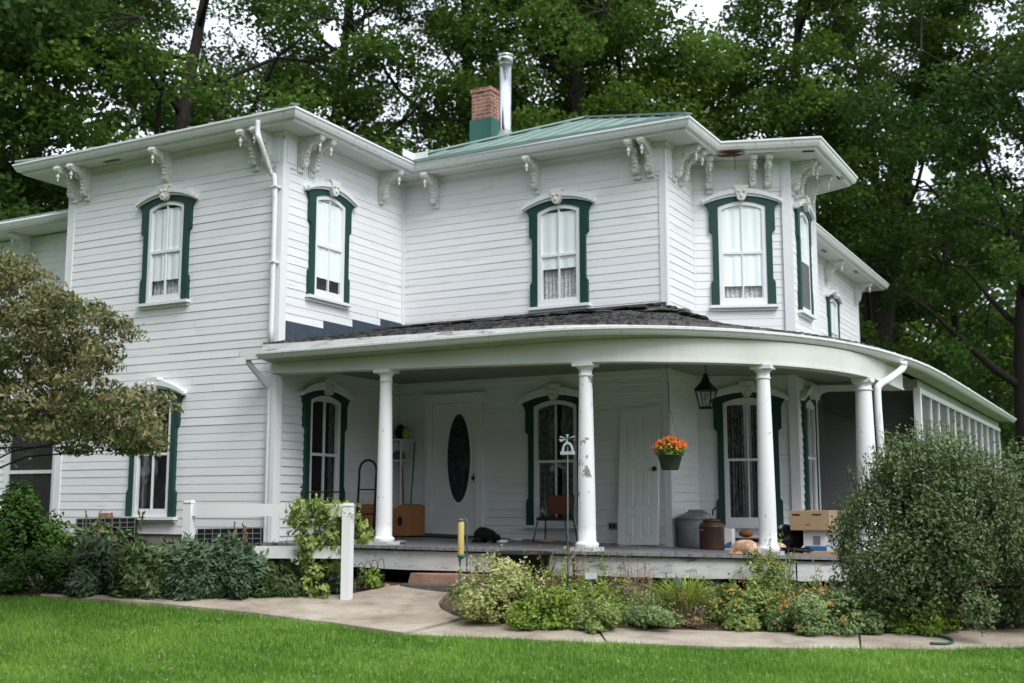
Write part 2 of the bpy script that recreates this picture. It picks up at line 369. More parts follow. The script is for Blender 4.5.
def make_window(A, B, s, zs, dH, kind, wide, label):
    d, n, L = wall_frame(A, B); O = Vector((A[0], A[1], 0)) + d*s + Vector((0, 0, zs))
    # local: x along wall, y = inward (so front = -y), z up
    Mx = Matrix(((d.x, -n.x, 0, O.x), (d.y, -n.y, 0, O.y), (0, 0, 1, O.z), (0, 0, 0, 1)))
    w = wide
    def mbn():
        m = MB(); m.M = Mx; return m
    # frame (white)
    m = mbn(); hw = .365*w; gw = .305*w
    outer = [(-hw, 0)] + arch(hw, 1.475+dH, .085) + [(hw, 0)]
    inner = [(-gw, .075)] + arch(gw, 1.43+dH, .07) + [(gw, .075)]
    m.ring(outer, inner, -.045, .02, closed=True)
    zr = .78 + dH*.55
    m.box(-gw-.005, gw+.005, -.040, .0, zr-.02, zr+.02)
    lower = [(-gw, .075), (gw, .075)]
    m.box(-gw+.0, gw-.0, -.036, .005, .076, .115)
    for sx in (-1, 1):
        m.box(sx*gw-.018, sx*gw+.018, -.035, .006, .11, zr-.021)
    m.box(-.011, .011, -.034, .0, .116, zr-.021)
    m.box(-.011, .011, -.036, .0, zr+.021, 1.49+dH)
    win = build('window', m, M['trim'], house)
    if label: win['label'] = label
    # casing (green)
    m = mbn(); k = w if w > .9 else w*.97
    half = [(.49,0),(.49,.35),(.475,.375),(.455,.40),(.455,1.04+dH),(.47,1.065+dH),(.505,1.09+dH),(.505,1.40+dH),(.525,1.47+dH),(.575,1.535+dH)]
    halfi = [(.365,0),(.365,.35),(.365,.375),(.365,.40),(.365,1.04+dH),(.365,1.065+dH),(.365,1.09+dH),(.365,1.40+dH),(.365,1.44+dH),(.365,1.475+dH)]
    o_ = [(-x*k, z) for x, z in half] + arch(.575*k, 1.54+dH, .135, 13)[1:-1] + [(x*k, z) for x, z in half[::-1]]
    i_ = [(-x*k, z) for x, z in halfi] + arch(.365*k, 1.475+dH, .085, 13)[1:-1] + [(x*k, z) for x, z in halfi[::-1]]
    m.ring(o_, i_, -.062, .01)
    build('casing', m, M['green'], win)
    # hood moulding
    m = mbn()
    a_ = arch(.615*k, 1.575+dH, .185, 15); b_ = arch(.60*k, 1.535+dH, .145, 15)
    m.ring(a_, b_, -.115, .01)
    a2 = arch(.60*k, 1.535+dH, .1445, 15); b2 = arch(.595*k, 1.515+dH, .125, 15)
    m.ring(a2, b2, -.085, .01)
    for sx in (-1, 1): m.ball((sx*.605*k, -.055, 1.545+dH), .03, 8, 6)
    build('hood', m, M['trim'], win)
    # keystone
    m = mbn()
    m.prism([(-.11,1.80+dH),(-.12,1.765+dH),(-.095,1.755+dH),(-.09,1.70+dH),(-.065,1.60+dH),(-.035,1.565+dH),(.035,1.565+dH),(.065,1.60+dH),(.09,1.70+dH),(.095,1.755+dH),(.12,1.765+dH),(.11,1.80+dH)], -.14, .0)
    for sx in (-1, 1): m.ball((sx*.04, -.145, 1.70+dH), .026, 8, 6)
    m.ball((0, -.145, 1.63+dH), .026, 8, 6, sz=1.5)
    build('keystone', m, M['ornament'], win)
    # sill
    m = mbn(); m.box(-.52*k, .52*k, -.10, .01, -.045, -.002); m.box(-.49*k, .49*k, -.045, .01, -.085, -.047)
    build('sill', m, M['trim'], win)
    # pane
    m = mbn(); pts = [(-gw, .08)] + arch(gw, 1.43+dH, .07) + [(gw, .08)]
    m.poly([(x, -.022, z) for x, z in pts[::-1]])
    build('pane', m, M['glass'], win, fix=False)
    # curtains (folded cloth)
    def cloth(x0, x1, z0, z1, y, mt, amp=.012, folds=9, name='curtain'):
        m = mbn(); N_ = 40; prev = None; ph = random.uniform(0, 6)
        for i in range(N_+1):
            t = i/N_; x = x0+(x1-x0)*t; yy = y + amp*math.sin(folds*2*PI*t+ph) + amp*.6*math.sin(folds*1.37*2*PI*t)
            cur = (m.vert((x, yy, z0)), m.vert((x, yy+.004*math.sin(3*t+ph), z1)))
            if prev: m.var = .5+.4*math.sin(folds*2*PI*t+ph+1); m.face((prev[0], cur[0], cur[1], prev[1]), True)
            prev = cur
        build(name, m, mt, win, fix=False)
    W_ = .332*w
    if kind == 'upper':
        cloth(-W_, W_, .30, 1.45+dH, -.012, M['curtain'], .004, 4); cloth(-W_, W_, .02, .31, .055, M['lace'], .01, 9)
    elif kind == 'upper_dark':
        cloth(-W_, W_, .30, 1.45+dH, -.012, M['curtain'], .004, 4); cloth(-W_, W_, .02, .31, .07, M['black'], .002, 3)
    elif kind == 'upper_lace':
        cloth(-W_, W_, .58, 1.45+dH, -.012, M['curtain'], .004, 4); cloth(-W_, W_, .02, .60, .06, M['lace'], .01, 10)
    elif kind == 'upper_plain':
        cloth(-W_, W_, .34, 1.45+dH, -.012, M['curtain'], .008, 5); cloth(-W_, W_, .02, .36, .06, M['lace'], .012, 9)
    elif kind == 'upper_screen':
        cloth(-W_, W_, zr, 1.45+dH, -.012, M['curtain'], .006, 5)
        m = mbn(); m.box(-gw, gw, -.0405, -.032, .08, zr-.03); build('window_screen', m, M['meshlight'], win)
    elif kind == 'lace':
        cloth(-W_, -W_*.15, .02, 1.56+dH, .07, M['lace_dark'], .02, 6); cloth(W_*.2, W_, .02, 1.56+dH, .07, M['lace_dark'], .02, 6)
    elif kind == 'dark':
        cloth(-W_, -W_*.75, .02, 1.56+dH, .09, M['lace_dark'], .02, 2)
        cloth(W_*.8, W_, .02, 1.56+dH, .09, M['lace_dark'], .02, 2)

# window positions along walls
WA, WB = (XL, YW), (XS, YW)
SA, SB = (XS, YW), (XS, YM)
MA, MB_ = (XS, YM), (XE, YM)
EA, EB = (XE, YM), P1
FA, FB = P1, P2
GA, GB = P2, P3
hw_ = [add_window(WA, WB, -12.845-XL, 3.03, .0, 'upper_plain'), add_window(WA, WB, -12.93-XL, -.17, .25, 'dark')]
hs_ = [add_window(SA, SB, 13.63-YW, 3.05, .02, 'upper_dark'), add_window(SA, SB, 13.62-YW, -.16, .20, 'dark')]
hm_ = [add_window(MA, MB_, -7.725-XS, 3.02, .02, 'upper_lace'), add_window(MA, MB_, -7.80-XS, -.30, .31, 'lace')]
hf_ = [add_window(FA, FB, .745, 3.05, .08, 'upper'), add_window(FA, FB, .745, -.30, .36, 'lace')]
hg_ = [add_window(GA, GB, .83, 3.03, .1, 'upper_screen', .82), add_window(GA, GB, .80, -.22, .3, 'lace', .82)]
HA, HB = P4, (XE, 28.6)
hh_ = [add_window(HA, HB, 25.9-P4[1], 3.03, .0, 'upper')]
clapboard(WA, WB, -.42, ZS, hw_)
clapboard(SA, SB, -.62, ZS, hs_)
clapboard(MA, MB_, -.75, ZS, hm_ + [(-9.96-XS, -9.23-XS, -.6, 1.57)])
clapboard(EA, EB, -.75, ZS)
clapboard(FA, FB, -.8, ZS, hf_)
clapboard(GA, GB, -.85, ZS, hg_)
clapboard(P3, P4, -.85, ZS)
clapboard(HA, HB, -.85, ZS, hh_)
# hidden back walls that close the shell
m = MB()
for A, B in (((XE, 28.6), (-13.0, 28.6)), ((-13.0, 28.6), (-13.0, 19)), ((-13.0, 19), (XL, 19)), ((XL, 19), (XL, YW))):
    m.poly([(A[0], A[1], -1), (B[0], B[1], -1), (B[0], B[1], ZS), (A[0], A[1], ZS)])
m.poly([(-15,12.7,-.9),(-6,12.9,-.9),(-6.1,28.4,-.9),(-15,28.4,-.9)])
build('rear_wall', m, M['siding'], house, fix=False)
# inner partition keeps the rooms dim
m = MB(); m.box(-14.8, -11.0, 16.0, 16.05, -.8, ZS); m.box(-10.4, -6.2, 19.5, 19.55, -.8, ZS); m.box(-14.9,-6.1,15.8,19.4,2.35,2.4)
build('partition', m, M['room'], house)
for w in windows: make_window(*w)

# foundation under the left wing
m = MB(); m.box(XL+.03, XS-.03, YW+.03, YW+.35, -1.6, -.421); m.box(XS-.4, XS-.03, YW+.36, YM, -1.6, -.43)
m.box(XE-.3, XE-.03, P4[1], 28.5, -1.6, -.85); m.box(XS, XE-.03, YM+.03, YM+.3, -1.6, -.76)
build('foundation', m, M['stone'], house)

# corner boards
def cornerboard(p, w=.12, z0=-.6, z1=ZS, nx=1, ny=-1):
    m = MB(); x, y = p
    m.box(min(x, x-nx*w), max(x, x-nx*w), min(y+ny*.024, y), max(y+ny*.024, y), z0, z1)
    m.box(min(x, x+nx*.024), max(x, x+nx*.024), min(y+ny*.0265, y-ny*w), max(y+ny*.0265, y-ny*w), z0, z1)
    build('corner_board', m, M['trim'], house)
cornerboard((XS, YW)); cornerboard((XL, YW), nx=-1); cornerboard((XE, YM), .085, z0=-.7)
cornerboard((XE, 28.6), ny=1, z0=-.8)
def post(p, r, z0, z1, name='corner_board', ang=0):
    m = MB(); m.M = Matrix.Translation((p[0], p[1], 0)) @ Matrix.Rotation(ang, 4, 'Z'); m.box(-r, r, -r, r, z0, z1); build(name, m, M['trim'], house)
post((XS+.022, YM-.022), .022, -.6, ZS); post(P2, .07, -.75, ZS, ang=R_(11)); post(P3, .06, -.75, ZS, ang=R_(20)); post(P1, .02, -.75, ZS)

# ---- eaves: sweep profiles along the roof outline
E = [(-15.9, 19.5), (-15.9, 12.10), (-10.06, 12.10), (-10.11, 15.17), (-5.40, 15.13), (-5.385, 16.47), (-3.985, 16.95), (-3.985, 19.45), (-5.40, 20.1), (-5.40, 29.6), (-13.5, 29.6)]
def offset(path, o):
    out = []
    for i, p in enumerate(path):
        def nrm(a, b):
            d = Vector((b[0]-a[0], b[1]-a[1])).normalized(); return Vector((d.y, -d.x))
        if i == 0: v = nrm(path[0], path[1]); s = 1
        elif i == len(path)-1: v = nrm(path[-2], path[-1]); s = 1
        else:
            a = nrm(path[i-1], p); b = nrm(p, path[i+1]); v = (a+b).normalized(); s = 1/max(.35, v.dot(a))
        out.append((p[0]+v.x*o*s, p[1]+v.y*o*s))
    return out
def sweep(mb, path, prof, zfun=None, smooth=False):
    rows = []
    for o, z in prof:
        P = offset(path, o); rows.append([mb.vert((p[0], p[1], z + (zfun(i/(len(P)-1)) if zfun else 0))) for i, p in enumerate(P)])
    for a, b in zip(rows, rows[1:]):
        for i in range(len(a)-1): mb.face((a[i], a[i+1], b[i+1], b[i]), smooth)
m = MB(); sweep(m, E, [(-.10, ZE-.02), (-.01, ZE-.035), (0, ZE), (.012, ZE-.002), (.012, ZE-.03), (-.005, ZE-.045), (-.02, ZE-.085), (-.045, ZE-.125), (-.10, ZE-.128)])
build('gutter', m, M['gutter'], house, fix=False)
m = MB(); sweep(m, E, [(-.101, ZE-.01), (-.101, ZS+.012), (-.115, ZS-.012), (-.15, ZS-.012), (-.152, ZS+.002)])
build('fascia', m, M['gutter'], house, fix=False)
m = MB(); sweep(m, E, [(-.12, ZS), (-.75, ZS)]); build('soffit', m, M['soffit'], house, fix=False)
# frieze moulding at top of wall and eave shadow board
m = MB()
walls_poly = [(XL, 19.0), (XL, YW), (XS, YW), (XS, YM), (XE, YM), P1, P2, P3, P4, (XE, 28.6)]
sweep(m, walls_poly, [(.0, ZS-.11), (.024, ZS-.11), (.024, ZS-.055), (.05, ZS-.03), (.06, ZS-.004), (0, ZS-.004)])
build('frieze', m, M['soffit'], house, fix=False)
# soffit vents and the rotted hole
def soffit_patch(x, y, w, d, mt, name, ang=0, jag=False):
    c = onp(x, y, 2, ZS-.006); m = MB(); m.M = Matrix.Translation((c[0], c[1], 0)) @ Matrix.Rotation(ang, 4, 'Z')
    if jag:
        pts = [(math.cos(t)*w*random.uniform(.6, 1.1), math.sin(t)*d*random.uniform(.6, 1.1)) for t in [2*PI*k/11 for k in range(11)]]
        m.poly([(a, b, ZS-.006) for a, b in pts]); m.poly([(a*.5, b*.5, ZS-.02) for a, b in pts])
        m.tube([(.05, .03, ZS), (.06, .05, ZS-.25)], .006, 5)
    else:
        m.box(-w, w, -d, d, ZS-.008, ZS+.002)
        for k in range(5): m.box(-w*.9, w*.9, -d*.8+k*d*.4-.004, -d*.8+k*d*.4+.004, ZS-.013, ZS-.0085)
    build(name, m, mt, house)
soffit_patch(112, 161, .17, .035, M['galv'], 'soffit_vent'); soffit_patch(480, 165, .17, .035, M['soffit'], 'soffit_vent')
soffit_patch(731, 154, .27, .20, M['rot'], 'rotted_hole', .3, True)
soffit_patch(809, 151, .10, .04, M['rot'], 'soffit_vent', .3); soffit_patch(840, 178, .04, .10, M['rot'], 'soffit_vent')
soffit_patch(824, 251, .04, .16, M['galv'], 'soffit_vent'); soffit_patch(856, 272, .04, .16, M['galv'], 'soffit_vent')

# ---- brackets
def bracket_mb(Mx, h=.51, dpt=.40):
    """local: x = outward from the wall, z = down from the soffit (0), y = thickness"""
    m = MB(); m.M = Mx; t = .045
    out = [(0, 0), (dpt, 0), (dpt+.01, -.05), (dpt-.03, -.09), (dpt-.075, -.10)]
    for k in range(9):                                                        # concave sweep
        a = k/8; out.append((dpt-.10 - (dpt-.21)*math.sin(a*PI/2), -.105 - (h-.26)*(1-math.cos(a*PI/2))))
    for k in range(7):                                                        # scroll foot
        a = -PI/2*.4 + PI*k/6*1.05; out.append((.055+.05*math.cos(a)*1.0+.01, -(h-.12) - .0 - .065*math.sin(a)))
    out += [(.03, -h), (0, -h-.01)]
    m.prism(out, -t, t)
    # raised scroll work on the cheeks
    for sy in (-1, 1):
        pts = []
        for k in range(26):
            a = k/25; th = a*3.4*PI; r = .012+.055*(1-a)
            pts.append((.16+r*math.cos(th), sy*(t+.006), -.125-r*math.sin(th)))
        m.tube(pts, .012, 5, smooth=False)
        pts = []
        for k in range(20):
            a = k/19; th = a*3*PI; r = .01+.04*(1-a)
            pts.append((.062+r*math.cos(th), sy*(t+.006), -h+.13+r*math.sin(th)))
        m.tube(pts, .011, 5, smooth=False)
        m.tube([(.30+.012*k, sy*(t+.004), -.03-.02*math.sin(k)) for k in range(10)], .012, 5, smooth=False)
    for k in range(6): m.ball((.115+.03*k*k*.16, 0, -h+.17+.055*k), .030, 8, 6, sy=1.35)        # leaf carving up the front
    for sy in (-1, 1): m.ball((dpt-.03, sy*.02, -.06), .036, 8, 6)
    # turned pendant
    m.lathe((dpt-.055, 0, -.10), [(.026, 0), (.026, -.015), (.014, -.025), (.016, -.035), (.028, -.052), (.030, -.068), (.019, -.088), (.010, -.096), (.014, -.108), (.015, -.12), (.008, -.14), (.003, -.155)][::-1], 10)
    m.box(-.012, .0, -.06, .06, -h-.015, 0)
    return m
brk_mesh = None
def bracket(A, B, s, h=.56, dpt=.46):
    global brk_mesh
    d, n, L = wall_frame(A, B); O = Vector((A[0], A[1], ZS-.003)) + d*s + n*.028
    Mx = Matrix(((n.x, d.x, 0, O.x), (n.y, d.y, 0, O.y), (0, 0, 1, O.z), (0, 0, 0, 1)))
    if brk_mesh is None:
        o = build('bracket', bracket_mb(Matrix.Identity(4)), M['ornament'], None); brk_mesh = o.data; o.parent = house
    else:
        o = bpy.data.objects.new('bracket', brk_mesh); COL.objects.link(o); o.parent = house
    T = Mx.copy(); T.translation = Vector(T.translation) - WORLD[house.name]
    o.matrix_basis = T
def block(A, B, s, w=.30, h=.5, name='bracket_panel'):
    d, n, L = wall_frame(A, B); O = Vector((A[0], A[1], 0)) + d*s
    Mx = Matrix(((d.x, n.x, 0, O.x), (d.y, n.y, 0, O.y), (0, 0, 1, 0), (0, 0, 0, 1)))
    m = MB(); m.M = Mx; m.box(-w/2, w/2, 0, .0245, ZS-h, ZS-.002); m.box(-w/2+.05, w/2-.05, .0245, .036, ZS-h+.06, ZS-.07)
    build(name, m, M['trim'], house)
for s in (-14.92, -14.62): bracket(WA, WB, s-XL)
bracket(WA, WB, -12.85-XL); bracket(WA, WB, -11.12-XL); bracket(WA, WB, -10.86-XL)
block(WA, WB, XS-XL-.135, .275); block(WA, WB, .14, .28)
for s in (.36, .62, 2.40): bracket(SA, SB, s)
block(SA, SB, .135, .275)
for s in (.66, 2.53, 4.23, 4.44): bracket(MA, MB_, s)
block(MA, MB_, XE-XS-.14, .30)
block(EA, EB, .14, .26)
for s in (.34, .62): bracket(EA, EB, s)
for s in (.26, .93, 1.16): bracket(FA, FB, s, .5, .42)
block(FA, FB, 1.30, .24)
for s in (.22, .46, 1.20): bracket(GA, GB, s, .5, .42)
block(GA, GB, .1, .16)
bracket(HA, HB, 25.4-P4[1]); bracket(HA, HB, 28.3-P4[1])

# ---- roofs
def seams(mb, quad, nrm_up, step=.42):
    """quad = (eaveL, eaveR, topR, topL); raised seams running up the slope"""
    a, b, c, d = [Vector(q) for q in quad]; L = (b-a).length; n = int(L/step)
    e = (b-a).normalized()
    nrm = (b-a).cross(d-a if (d-a).length > .1 else c-a).normalized()
    if nrm.z < 0: nrm = -nrm
    up = nrm.cross(e).normalized()
    if up.z < 0: up = -up
    for k in range(1, n+1):
        s = k*L/(n+1); p = a + e*s
        # clip against left side a->d and right side b->c, top d->c
        best = 1e9
        for (p0, p1) in ((a, d), (b, c), (d, c)):
            ed = p1-p0
            # solve p + up*t = p0 + ed*u in plane
            A11 = up.dot(up); M2 = np.array([[up.dot(e), -ed.dot(e)], [up.dot(up), -ed.dot(up)]])
            rhs = np.array([(p0-p).dot(e), (p0-p).dot(up)])
            if abs(np.linalg.det(M2)) < 1e-6: continue
            t, u = np.linalg.solve(M2, rhs)
            if t > .02 and -1e-3 <= u <= 1.001: best = min(best, t)
        if best < 1e8: mb.bar(p + up*.06 + nrm*.012, p + up*best + nrm*.012, .022, .022, nrm)
m = MB(); sl = .447; zt = ZE+.015
ax, ay = -8.4, 18.13; az = zt + sl*3.0
F_ = [(-11.4, 15.15, zt), (-5.42, 15.15, zt), (ax, ay, az), (ax, ay, az)]
Rr = [(-5.42, 15.15, zt), (-5.42, 29.55, zt), (ax, 26.5, az), (ax, ay, az)]
Ll = [(-11.4, 29.55, zt), (-11.4, 15.15, zt), (ax, ay, az), (ax, 26.5, az)]
for q in (F_[:3], Rr, Ll): m.poly(q)
m.poly([(-5.42, 29.55, zt), (-11.4, 29.55, zt), (ax, 26.5, az)])
seams(m, F_, 1); seams(m, Rr, 1)
m.bar((-11.4, 15.15, zt+.03), (ax, ay, az+.03), .12, .03); m.bar((-5.42, 15.15, zt+.03), (ax, ay, az+.03), .12, .03)
m.bar((-11.4, 15.15, zt+.005), (-5.42, 15.15, zt+.005), .03, .05)
# left wing hip
s2 = .33; wx = (-15.9-10.06)/2; hw2 = 2.92
F2 = [(-15.88, 12.12, zt), (-10.08, 12.12, zt), (wx, 12.12+hw2, zt+s2*hw2), (wx, 12.12+hw2, zt+s2*hw2)]
R2 = [(-10.08, 12.12, zt), (-10.08, 19.5, zt), (wx, 19.5, zt+s2*hw2), (wx, 12.12+hw2, zt+s2*hw2)]
L2 = [(-15.88, 19.5, zt), (-15.88, 12.12, zt), (wx, 12.12+hw2, zt+s2*hw2), (wx, 19.5, zt+s2*hw2)]
for q in (F2[:3], R2, L2): m.poly(q)
m.poly([(-10.08, 19.5, zt), (-15.88, 19.5, zt), (wx, 19.5, zt+s2*hw2)])
seams(m, F2, 1); seams(m, R2, 1)
m.bar((-10.08, 12.12, zt+.02), (wx, 12.12+hw2, zt+s2*hw2+.02), .12, .03); m.bar((-15.88, 12.12, zt+.02), (wx, 12.12+hw2, zt+s2*hw2+.02), .12, .03)
# bay roof
by = [(-5.42, 16.5), (-4.0, 16.97), (-4.0, 19.45), (-5.42, 20.1)]
bt = (-6.3, 18.3, zt+.45)
for a, b in zip(by, by[1:]): m.poly([(a[0], a[1], zt), (b[0], b[1], zt), bt])
# deck filler
build('roof', m, M['roof'], house, fix=False)
# diverter plates at the inner gutter corner
m = MB()
ci = E[3]; m.box(ci[0]-.02, ci[0]+.25, ci[1]-.006, ci[1]+.006, ZE-.02, ZE+.16); m.box(ci[0]-.006, ci[0]+.006, ci[1]-.34, ci[1]-.008, ZE-.02, ZE+.15)
build('gutter_diverter', m, M['whitepl'], house)

# chimney and flue
ch = onp(471, 90, 1, 18.5); X0 = ch[0]+.02; ztop = ch[2]
m = MB(); m.box(X0, X0+.42, 18.5, 18.92, 6.9, ztop-.07); m.box(X0-.02, X0+.44, 18.48, 18.94, ztop-.07, ztop)
chim = build('chimney', m, M['brick'], house)
m = MB(); m.box(X0-.03, X0+.45, 18.47, 18.95, 5.5, onp(471,121,1,18.5)[2]); build('chimney_flashing', m, M['green_faded'], chim)
fl_ = onp(505.5, 64, 1, 18.1); fb = onp(506, 133, 1, 18.1)
m = MB(); m.lathe((fl_[0], 18.1, 0), [(.115, 5.9), (.115, fl_[2]-.02)], 24)
flue = build('flue_pipe', m, M['steel'], house)
m = MB(); m.lathe((fl_[0], 18.1, fl_[2]-.03), [(.118, 0), (.15, .03), (.15, .09), (.155, .10), (.155, .13), (.13, .135), (.13, .16), (.16, .165), (.16, .19), (.10, .215), (.01, .22)], 24)
build('flue_cap', m, M['steel'], flue)
m = MB(); m.lathe((fl_[0], 18.1, fb[2]-.25), [(.26, 0), (.17, .18), (.125, .26), (.118, .28)], 20); build('flue_flashing', m, M['galv'], flue)

# rear left wing (lower, set back)
m = MB()
RY = 13.85; RA, RB = (-22.5, RY), (XL, RY)
rwx0, rwx1 = onp(8, 480, 1, RY)[0], onp(56, 480, 1, RY)[0]
rz0 = -.75; rz1 = onp(30, 425, 1, RY)[2]+.35
clapboard(RA, RB, -.6, 4.82, [(rwx0+22.5, rwx1+22.5, rz0, rz1)])
m = MB(); m.box(-22.5, XL, RY+.02, RY+.1, -1.5, -.6)
for x in (rwx0, rwx1): m.box(x-.06, x+.06, RY-.05, RY+.0, rz0, rz1)
m.box(rwx0-.06, rwx1+.06, RY-.052, RY, rz1, rz1+.14); m.box(rwx0-.06, rwx1+.06, RY-.052, RY, rz0-.1, rz0)
zz = onp(30, 472, 1, RY)[2]; m.box(rwx0, rwx1, RY-.045, RY, zz-.03, zz+.03)
ww = build('window', m, M['trim'], house); ww['label'] = 'wide screened window half hidden by the tree'
m = MB(); m.poly([(rwx0, RY-.02, rz0), (rwx1, RY-.02, rz0), (rwx1, RY-.02, rz1), (rwx0, RY-.02, rz1)]); build('window_screen', m, M['mesh'], ww)
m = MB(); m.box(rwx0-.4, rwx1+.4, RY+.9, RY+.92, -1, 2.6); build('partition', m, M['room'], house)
RE = [(-23, 13.27), (XL-.02, 13.27)]
m = MB(); zq = 5.0; sweep(m, RE, [(-.10, zq), (0, zq), (.01, zq-.03), (-.02, zq-.09), (-.06, zq-.12), (-.1, zq-.12), (-.1, zq-.15)]); build('gutter', m, M['gutter'], house, fix=False)
m = MB(); m.poly([(-23, 13.3, zq-.15), (XL, 13.3, zq-.15), (XL, 13.95, zq-.15), (-23, 13.95, zq-.15)]); build('soffit', m, M['soffit'], house, fix=False)
m = MB(); m.poly([(-23, 13.28, zq+.01), (XL-.01, 13.28, zq+.01), (XL-.01, 17.5, zq+1.6), (-23, 17.5, zq+1.6)])
seams(m, [(-23, 13.28, zq+.01), (XL-.01, 13.28, zq+.01), (XL-.01, 17.5, zq+1.6), (-23, 17.5, zq+1.6)], 1); build('roof', m, M['roof'], house, fix=False)
zs_save = ZS; ZS = zq-.148
bracket(RA, RB, 22.5-15.85); bracket(RA, RB, 22.5-17.6); ZS = zs_save

# ---- porch
BC = [(-10.62, 12.5), (-9.6, 12.5), (-8.75, 12.5), (-7.8, 12.5), (-6.9, 12.5), (-5.95, 12.51), (-5.3, 12.62), (-4.75, 12.88), (-4.28, 13.27), (-3.9, 13.72), (-3.6, 14.25), (-3.38, 14.85), (-3.25, 15.5), (-3.2, 16.2), (-3.17, 17.2), (-3.12, 19.0), (-3.1, 23), (-3.08, 29.3)]
GC = [(-10.62, 12.1), (-9.6, 12.1), (-8.7, 12.1), (-7.65, 12.1), (-6.9, 12.1), (-6.11, 12.1), (-5.4, 12.24), (-4.85, 12.50), (-4.35, 12.90), (-3.92, 13.37), (-3.5, 14.1), (-3.22, 14.85), (-3.03, 15.6), (-2.90, 16.4), (-2.78, 17.5), (-2.72, 19.2), (-2.70, 23), (-2.70, 30.2)]
def zbeam(p):
    return float(np.interp(p[0], [-10.5, -8.75, -7.3, -5.86, -4.9], [1.81, 1.767, 1.735, 1.69, 1.664]))
def dense(P, n):
    """smooth (Catmull-Rom) resample"""
    out = []
    for i in range(len(P)-1):
        p0 = P[max(i-1, 0)]; p1 = P[i]; p2 = P[i+1]; p3 = P[min(i+2, len(P)-1)]
        for k in range(n):
            t = k/n
            out.append(tuple(.5*((2*b)+(-a+c)*t+(2*a-5*b+4*c-d_)*t*t+(-a+3*b-3*c+d_)*t**3) for a, b, c, d_ in zip(p0, p1, p2, p3)))
    out.append(P[-1]); return out
BCd = dense(BC, 4); GCd = dense(GC, 4)
def sweepvar(mb, path, rows, smooth=True):
    """rows: list of functions (i, p) -> (offset, z)"""
    R = []
    for fn in rows:
        cur = []
        for i, p in enumerate(path):
            o, z = fn(i, p)
            q = offset(path[max(0, i-1):i+2], o)[1 if i > 0 else 0]
            cur.append(mb.vert((q[0], q[1], z)))
        R.append(cur)
    for a, b in zip(R, R[1:]):
        for i in range(len(path)-1): mb.face((a[i], a[i+1], b[i+1], b[i]), smooth)
ZC = 1.955
m = MB()
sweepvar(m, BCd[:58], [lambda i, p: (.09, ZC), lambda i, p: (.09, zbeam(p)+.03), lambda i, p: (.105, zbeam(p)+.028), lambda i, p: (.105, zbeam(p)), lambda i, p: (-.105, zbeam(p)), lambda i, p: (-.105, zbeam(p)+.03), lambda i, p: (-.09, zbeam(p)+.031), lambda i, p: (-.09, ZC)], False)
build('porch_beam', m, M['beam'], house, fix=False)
# soffit under the gutter (between beam and gutter)
zgut = lambda i, p: 2.075 - .02*min(1, max(0, (p[0]+6)/2))
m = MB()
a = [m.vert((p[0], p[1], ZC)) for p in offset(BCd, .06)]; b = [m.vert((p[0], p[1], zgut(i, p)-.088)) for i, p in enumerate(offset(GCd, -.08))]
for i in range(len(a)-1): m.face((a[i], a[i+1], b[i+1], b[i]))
build('porch_soffit', m, M['mildew_shade'], house, fix=False)
m = MB()
sweepvar(m, GCd, [lambda i, p: (-.10, zgut(i, p)+.02), lambda i, p: (-.01, zgut(i, p)-.01), lambda i, p: (0, zgut(i, p)), lambda i, p: (.012, zgut(i, p)-.003), lambda i, p: (.01, zgut(i, p)-.03), lambda i, p: (-.006, zgut(i, p)-.034), lambda i, p: (-.03, zgut(i, p)-.07), lambda i, p: (-.05, zgut(i, p)-.088), lambda i, p: (-.09, zgut(i, p)-.09)], False)
for i in range(3, len(GCd)-2, 3):
    p, q = GCd[i], GCd[i+1]; zz = zgut(i, p); m.bar((p[0], p[1], zz-.012), (p[0]+(q[0]-p[0])*.12, p[1]+(q[1]-p[1])*.12, zz-.012), .03, .034)
m.poly([(-10.62, 12.1, 2.075), (-10.62, 12.2, 2.09), (-10.62, 12.2, 1.985), (-10.62, 12.15, 1.985), (-10.62, 12.11, 2.03)])
gut = build('porch_gutter', m, M['gutter'], house, fix=False)
# rear strip that slopes from gutter to shingle edge, then roof
inner = [(-10.62, YM+.02)]*1
def inner_pt(i, p):
    # matching point on the house wall for each gutter point
    x, y = p
    if y < 12.3 and x < -6.0: return (x, YM+.03, 2.885)
    t = float(np.interp(y, [12.11, 12.9, 14.1, 15.6, 17.5, 19.2, 23, 30.2], [0, .12, .30, .45, .62, .74, .85, 1.0]))
    path = [(-6.0, YM+.03, 2.84), (XE-.03, YM+.2, 2.82), (XE-.03, 16.8, 2.72), (-4.7, 17.43, 2.55), (-4.7, 18.95, 2.58), (XE-.05, 19.8, 2.74), (XE-.05, 23, 2.86), (XE-.05, 29.5, 2.86)]
    ks = [0, .1, .28, .5, .66, .78, .88, 1.0]
    return tuple(float(np.interp(t, ks, [q[c] for q in path])) for c in range(3))
m = MB()
lip = offset(GCd, -.10); shin = offset(GCd, -.125)
def fh(p): return float(np.interp(p[0], [-10.6, -7.5, -5.0], [.105, .07, .012]))
a = [m.vert((p[0], p[1], zgut(i, GCd[i])+.015)) for i, p in enumerate(lip)]; b = [m.vert((p[0], p[1], zgut(i, GCd[i])+fh(GCd[i])+.016)) for i, p in enumerate(shin)]
for i in range(len(a)-1): m.face((a[i], a[i+1], b[i+1], b[i]))
build('porch_fascia', m, M['skirt'], house, fix=False)
m = MB(); NR = 14
grid = []
